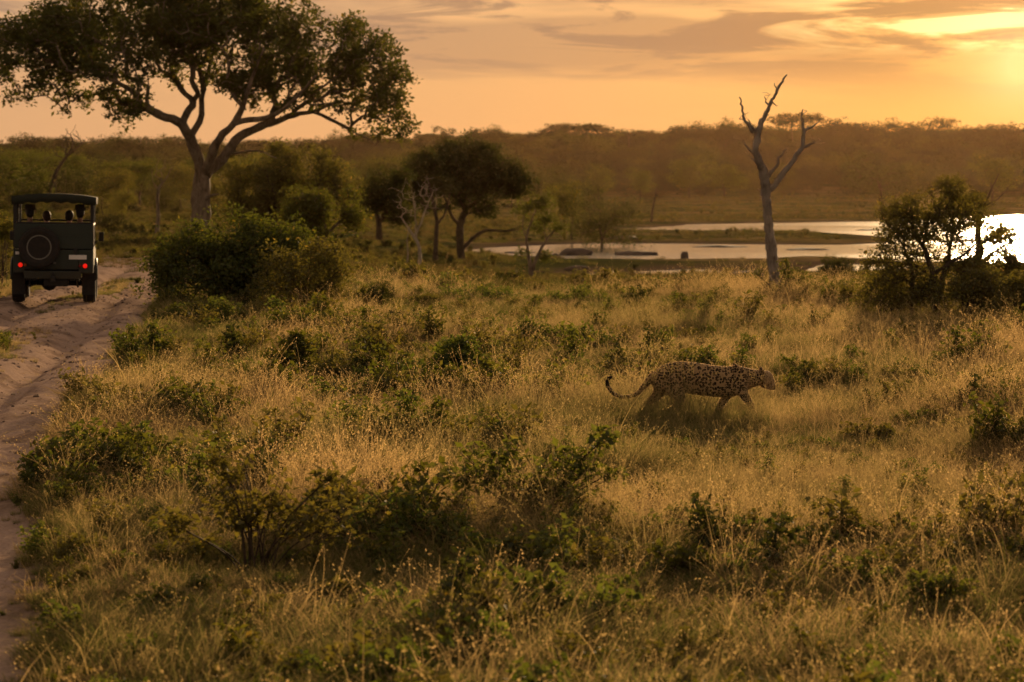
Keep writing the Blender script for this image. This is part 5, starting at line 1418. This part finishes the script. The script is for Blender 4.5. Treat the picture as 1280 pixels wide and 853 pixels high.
# canvas roof with a gentle sag between bows, side drop and rear valance
nx, ny = 16, 40; V = []; Q = []
def roof_z(u, v): return 2.155 + .055 * (1 - abs(u) ** 2.6) + .008 * math.cos(v * PI * 8) * (1 - u * u)
for j in range(ny + 1):
    for i in range(nx + 1):
        u = -1 + 2 * i / nx; V.append((u * (W + .035), -.06 + 3.0 * j / ny, roof_z(u, j / ny)))
for j in range(ny):
    for i in range(nx): a = j * (nx + 1) + i; Q.append((a, a + 1, a + nx + 2, a + nx + 1))
rm = mesh_from('canvas_roof', V, Q, [M_canvas], True); ro = link('canvas_roof', rm, car); so_ = ro.modifiers.new('thick', 'SOLIDIFY'); so_.thickness = .02
def valance(pts, drop, seed):
    r = np.random.default_rng(seed); Vv = []; n = len(pts)
    for k, p in enumerate(pts): Vv.append(p)
    for k, p in enumerate(pts): Vv.append((p[0] * 1.0, p[1], p[2] - drop * (1 + .10 * math.sin(k * 1.7 + seed))))
    return Vv, [(k, k + 1, n + k + 1, n + k) for k in range(n - 1)]
for nm, pts in (('rear', [((-1 + 2 * k / 24) * (W + .035), -.062, roof_z(-1 + 2 * k / 24, 0) - .005) for k in range(25)]),
                ('left', [(-W - .037, -.06 + 3.0 * k / 24, 2.153) for k in range(25)]), ('right', [(W + .037, -.06 + 3.0 * k / 24, 2.153) for k in range(25)])):
    Vv, Qq = valance(pts, .17 if nm == 'rear' else .14, 3)
    o = link('roof_valance', mesh_from('roof_valance', Vv, [list(f) for f in Qq], [M_canvas], True), car); o.modifiers.new('thick', 'SOLIDIFY').thickness = .012
for yy in (.03, 1.25, 2.5):
    for s in (-1, 1): put('roof_post', bx((s * (W - .03) - .035, yy - .022, 1.13), (s * (W - .03) + .035, yy + .022, 2.14), .005), M_black, car)
    put('roof_bow', bar([(-W + .02, yy, 2.13), (-.4, yy, 2.165), (0, yy, 2.175), (.4, yy, 2.165), (W - .02, yy, 2.13)], .017), M_black, car)
# floor, bonnet, windscreen, grille
put('floor_pan', bx((-W + .04, .05, .60), (W - .04, 2.6, .66), .005), M_black, car)
put('chassis_rail', [bx((-.42, .0, .46), (-.34, 4.0, .58), .005), bx((.34, .0, .46), (.42, 4.0, .58), .005)], M_black, car)
put('bulkhead', bx((-W + .01, 2.56, .62), (W - .01, 2.60, 1.16), .01), M_paint, car)
put('bonnet', bx((-.515, 2.61, .80), (.515, 4.0, 1.14), .03, 3), M_paint, car)
put('grille', bx((-.50, 4.002, .62), (.50, 4.03, 1.04), .01), M_black, car)
for s in (-1, 1): put('headlight', lathe([(.09, 4.055), (.095, 4.08), (.06, 4.10)], 'y', 24, (s * .64, 0, .90)), M_lens, car, True)
put('windscreen_frame', [bar([(-.76, 2.58, 1.16), (-.74, 2.50, 1.66), (.74, 2.50, 1.66), (.76, 2.58, 1.16)], .022)], M_black, car)
put('windscreen', bx((-.72, 2.535, 1.18), (.72, 2.541, 1.64), 0), M_glass, car)
put('front_bumper', bx((-.80, 4.12, .52), (.80, 4.20, .66), .015), M_black, car)
st = put('steering_wheel', lathe([(.19, 0), (.205, .012), (.19, .024), (.175, .012)], 'y', 30, (.36, 2.2, 1.30)), M_black, car, True)
# rear bumper, axle, springs, exhaust
put('rear_bumper', bx((-.58, -.11, .50), (.56, -.03, .66), .014), M_paint, car)
put('tow_hitch', [bx((-.05, -.17, .44), (.05, -.10, .56), .01), lathe([(.018, .55), (.025, .60), (.012, .63)], 'z', 16, (0, -.145, 0))], M_black, car)
put('rear_axle', [bar([(-.66, .78, .385), (.66, .78, .385)], .05, 12), lathe([(.05, -.16), (.13, -.09), (.16, 0), (.13, .09), (.05, .16)], 'x', 22, (-.10, .78, .385))], M_black, car, True)
put('front_axle', bar([(-.66, 3.35, .385), (.66, 3.35, .385)], .05, 12), M_black, car, True)
for s in (-1, 1): put('leaf_spring', bar([(s * .48, .15, .50), (s * .48, .5, .36), (s * .48, .78, .32), (s * .48, 1.1, .36), (s * .48, 1.45, .50)], .025, 6), M_black, car)
put('exhaust', [bar([(-.36, 1.2, .40), (-.38, .5, .38), (-.47, .02, .36)], .03, 12)], M_black, car, True)
put('fuel_tank', bx((-.20, .08, .34), (.30, .45, .58), .04, 3), M_black, car)
# lamps and plates
for s, zz in ((-1, .775), (1, .765)):
    xx = s * .655
    l = put('tail_light', lathe([(.046, -.012), (.044, -.030), (.028, -.038)], 'y', 24, (xx + (.0 if s < 0 else -.02), 0, zz)), M_tail, car, True)
    put('lamp_rim', lathe([(.052, -.005), (.056, -.016), (.050, -.020)], 'y', 24, (xx + (.0 if s < 0 else -.02), 0, zz)), M_black, l, True)
    put('indicator', lathe([(.034, -.008), (.032, -.022), (.02, -.028)], 'y', 20, (xx + .098 * (1 if s < 0 else -1) - (.02 if s > 0 else 0), 0, zz)), M_orange if s < 0 else M_tailoff, car, True)
put('number_plate', bx((.31, -.016, .895), (.665, -.006, .985), .004), M_plate, car, label='blank looking white number plate')
put('reflector_plate', bx((-.755, -.016, .985), (-.60, -.007, 1.045), .004), M_plate, car)
# wheels
def wheel(name, c, axis='x', w_=.265, R=.385, parent=car):
    e = empty(name, c); e.parent = parent
    h = w_ / 2
    prof = [(R * .62, -h * .8), (R * .80, -h), (R * .95, -h * .92), (R, -h * .6), (R, h * .6), (R * .95, h * .92), (R * .80, h), (R * .62, h * .8)]
    bms = [lathe(prof, axis, 44)]
    for k in range(36):      # tread lugs
        a = k / 36 * 2 * PI
        b = bx((-h * .62, -.016, R - .006), (h * .62, .016, R + .010), .003, 1)
        M = Matrix.Rotation(a, 4, 'X')
        if axis == 'y': M = Matrix.Rotation(PI / 2, 4, 'Z') @ M
        bmesh.ops.transform(b, matrix=M, verts=b.verts); bms.append(b)
    put('tyre', bms, M_rubber, e)
    sgn = -1
    rp = [(R * .615, -h * .78), (R * .60, -h * .86), (R * .55, -h * .80), (R * .50, -h * .35), (R * .30, -h * .25), (R * .22, -h * .55), (R * .12, -h * .60), (R * .10, h * .2), (R * .60, h * .7)]
    if c[0] > .1 and axis == 'x': rp = [(a, -b) for a, b in rp]
    put('rim', lathe(rp, axis, 32), M_rim, e, True)
    nuts = []
    for k in range(5):
        a = k / 5 * 2 * PI; yy, zz = R * .27 * math.cos(a), R * .27 * math.sin(a)
        off = -h * .33 if not (c[0] > .1 and axis == 'x') else h * .33
        q = (off, yy, zz) if axis == 'x' else (yy, off, zz)
        nuts.append(lathe([(.012, -.012), (.012, .012)], axis, 6, q))
    put('wheel_nuts', nuts, M_black, e)
    return e
for s in (-1, 1):
    wheel('wheel', (s * .715, .78, .385)); wheel('wheel', (s * .715, 3.35, .385))
sp = wheel('spare_wheel', (-.28, -.14, 1.135), 'y', .22, .41)
put('wheel_bracket', [bx((-.36, -.06, 1.06), (-.20, .0, 1.21), .008)], M_black, car)
# tiered bench seats
for k, (yy, zz) in enumerate([(.42, 1.06), (1.35, .98), (2.0, .86)]):
    put('seat_cushion', bx((-.70, yy, zz - .12), (.70, yy + .42, zz), .03, 3), M_seat, car)
    put('seat_back', bx((-.70, yy - .09, zz + .02), (.70, yy, zz + .50), .03, 3), M_seat, car)
    put('seat_frame', [bx((-.66, yy + .02, .67), (-.62, yy + .36, zz - .125), .005), bx((.62, yy + .02, .67), (.66, yy + .36, zz - .125), .005)], M_black, car)
    if k: put('grab_rail', bar([(-.68, yy - .12, zz + .3), (-.66, yy - .12, zz + .60), (.66, yy - .12, zz + .60), (.68, yy - .12, zz + .3)], .014), M_black, car)

# --- passengers
M_skin = [mat('brown_skin', (.20, .105, .06), .55), mat('fair_skin', (.50, .30, .20), .55)]
M_hair = [mat('dark_hair', (.018, .013, .010), .6), mat('brown_hair', (.06, .035, .02), .6)]
def cloth(name, c):
    return mat(name, rough=.9, build=lambda t, b: (t.put(b.inputs['Base Color'], t.mix(t.noise(t.node('ShaderNodeTexCoord').outputs['Object'], 8, 4), tuple(v * .8 for v in c), tuple(v * 1.15 for v in c)))))
M_khaki = cloth('khaki_cloth', (.16, .13, .08)); M_blue = cloth('pale_blue_cloth', (.30, .36, .42)); M_navy = cloth('dark_cloth', (.035, .035, .045)); M_trous = cloth('trouser_cloth', (.07, .06, .045)); M_hat = cloth('felt_hat', (.05, .042, .03))
def person(label, seat, skin, hair, shirt, hat=False, turn=0.0, scale=1.0, longhair=False):
    """seated figure facing +y; origin at the seat surface under the hips"""
    cs, sn = math.cos(turn), math.sin(turn)
    def hd(x, y, z): return (x * cs - y * sn, x * sn + y * cs, z)
    H = .74
    body = [ellipsoid((0, 0, .10), (.165, .12, .12)), ellipsoid((0, .0, .27), (.145, .095, .17)), ellipsoid((0, -.01, .42), (.175, .105, .15)), ellipsoid((0, -.01, .50), (.20, .075, .06)),
            limb([(0, -.005, .50), (0, .005, .58), (0, .015, .64)], [.062, .054, .052]),
            ellipsoid(hd(0, .02, H), (.078, .098, .108)), ellipsoid(hd(0, .035, H - .06), (.060, .070, .060)), ellipsoid(hd(0, .118, H - .025), (.013, .020, .022)), ellipsoid(hd(0, .10, H - .065), (.026, .012, .010)),
            ellipsoid(hd(.078, .015, H - .015), (.010, .020, .032)), ellipsoid(hd(-.078, .015, H - .015), (.010, .020, .032)), ellipsoid(hd(.03, .098, H + .008), (.014, .010, .009)), ellipsoid(hd(-.03, .098, H + .008), (.014, .010, .009))]
    sleeves = []
    for s in (-1, 1):
        arm = [(s * .185, -.01, .49), (s * .215, .03, .34), (s * .20, .10, .22), (s * .13, .24, .19), (s * .10, .31, .185)]
        body.append(limb(arm, [.052, .044, .038, .030, .024]))
        body.append(ellipsoid((s * .092, .355, .178), (.036, .046, .016)))
        for f in range(4): body.append(limb([(s * (.066 + f * .018), .39, .178), (s * (.066 + f * .018), .425 + .008 * (f in (1, 2)), .170), (s * (.067 + f * .017), .445 + .01 * (f in (1, 2)), .152)], [.0095, .0085, .007], 8, .01))
        body.append(limb([(s * .060, .335, .178), (s * .044, .36, .172), (s * .040, .385, .165)], [.011, .010, .008], 8, .01))
        body.append(limb([(s * .09, .02, .08), (s * .11, .22, .10), (s * .12, .42, .09), (s * .12, .44, -.10), (s * .12, .43, -.32)], [.085, .078, .058, .052, .036]))
        body.append(ellipsoid((s * .12, .49, -.36), (.042, .11, .035)))
        sleeves.append(limb([(s * .175, -.01, .50), (s * .216, .03, .34), (s * .20, .085, .245)], [.062, .056, .050]))
    root = tag(link('person', fuse('person', body, .011, 3, [skin]), car if False else None), label, 'person', 'passengers in the safari vehicle')
    link('shirt', fuse('shirt', [ellipsoid((0, 0, .15), (.172, .125, .12)), ellipsoid((0, .0, .27), (.158, .108, .17)), ellipsoid((0, -.01, .42), (.185, .116, .14)), ellipsoid((0, -.01, .50), (.205, .084, .06))] + sleeves, .013, 4, [shirt]), root)
    link('trousers', fuse('trousers', [ellipsoid((0, 0, .07), (.178, .135, .105))] + [limb([(s * .09, .02, .075), (s * .11, .22, .10), (s * .12, .42, .09), (s * .12, .44, -.10), (s * .12, .43, -.30)], [.094, .088, .068, .062, .054]) for s in (-1, 1)], .014, 3, [M_trous]), root)
    hp = [ellipsoid(hd(0, -.002, H + .028), (.088, .102, .100)), ellipsoid(hd(0, -.035, H - .03), (.080, .062, .070))]
    if longhair: hp += [ellipsoid(hd(0, -.07, H - .12), (.085, .045, .13))]
    link('hair', fuse('hair', hp, .011, 2, [hair]), root)
    if hat:
        h_ = put('hat', [lathe([(.128, H + .055), (.132, H + .064), (.105, H + .075), (.098, H + .15), (.075, H + .172), (.02, H + .168)], 'z', 32, hd(0, 0, 0))], M_hat, root, True)
    M = Matrix.LocRotScale(car.location, car.rotation_euler, None) if hasattr(Matrix, 'LocRotScale') else car.matrix_world
    root.location = M @ Vector(seat); root.rotation_euler = car.rotation_euler; root.scale = (scale,) * 3
    return root
person('passenger in dark clothes and a hat on the left of the rear bench', (-.49, .60, 1.07), M_skin[0], M_hair[0], M_navy, True, .1, 1.02)
person('passenger in dark clothes and a hat on the right of the rear bench', (.52, .60, 1.07), M_skin[0], M_hair[0], M_navy, True, -.1, 1.03)
person('bare headed passenger in pale blue shirt between the left pillar and centre', (-.18, 1.55, 1.00), M_skin[1], M_hair[1], M_blue, False, .25, 1.0)
person('bare headed passenger in khaki shirt right of centre in the middle row', (.28, 1.55, 1.00), M_skin[1], M_hair[0], M_khaki, False, -.2, 1.02)
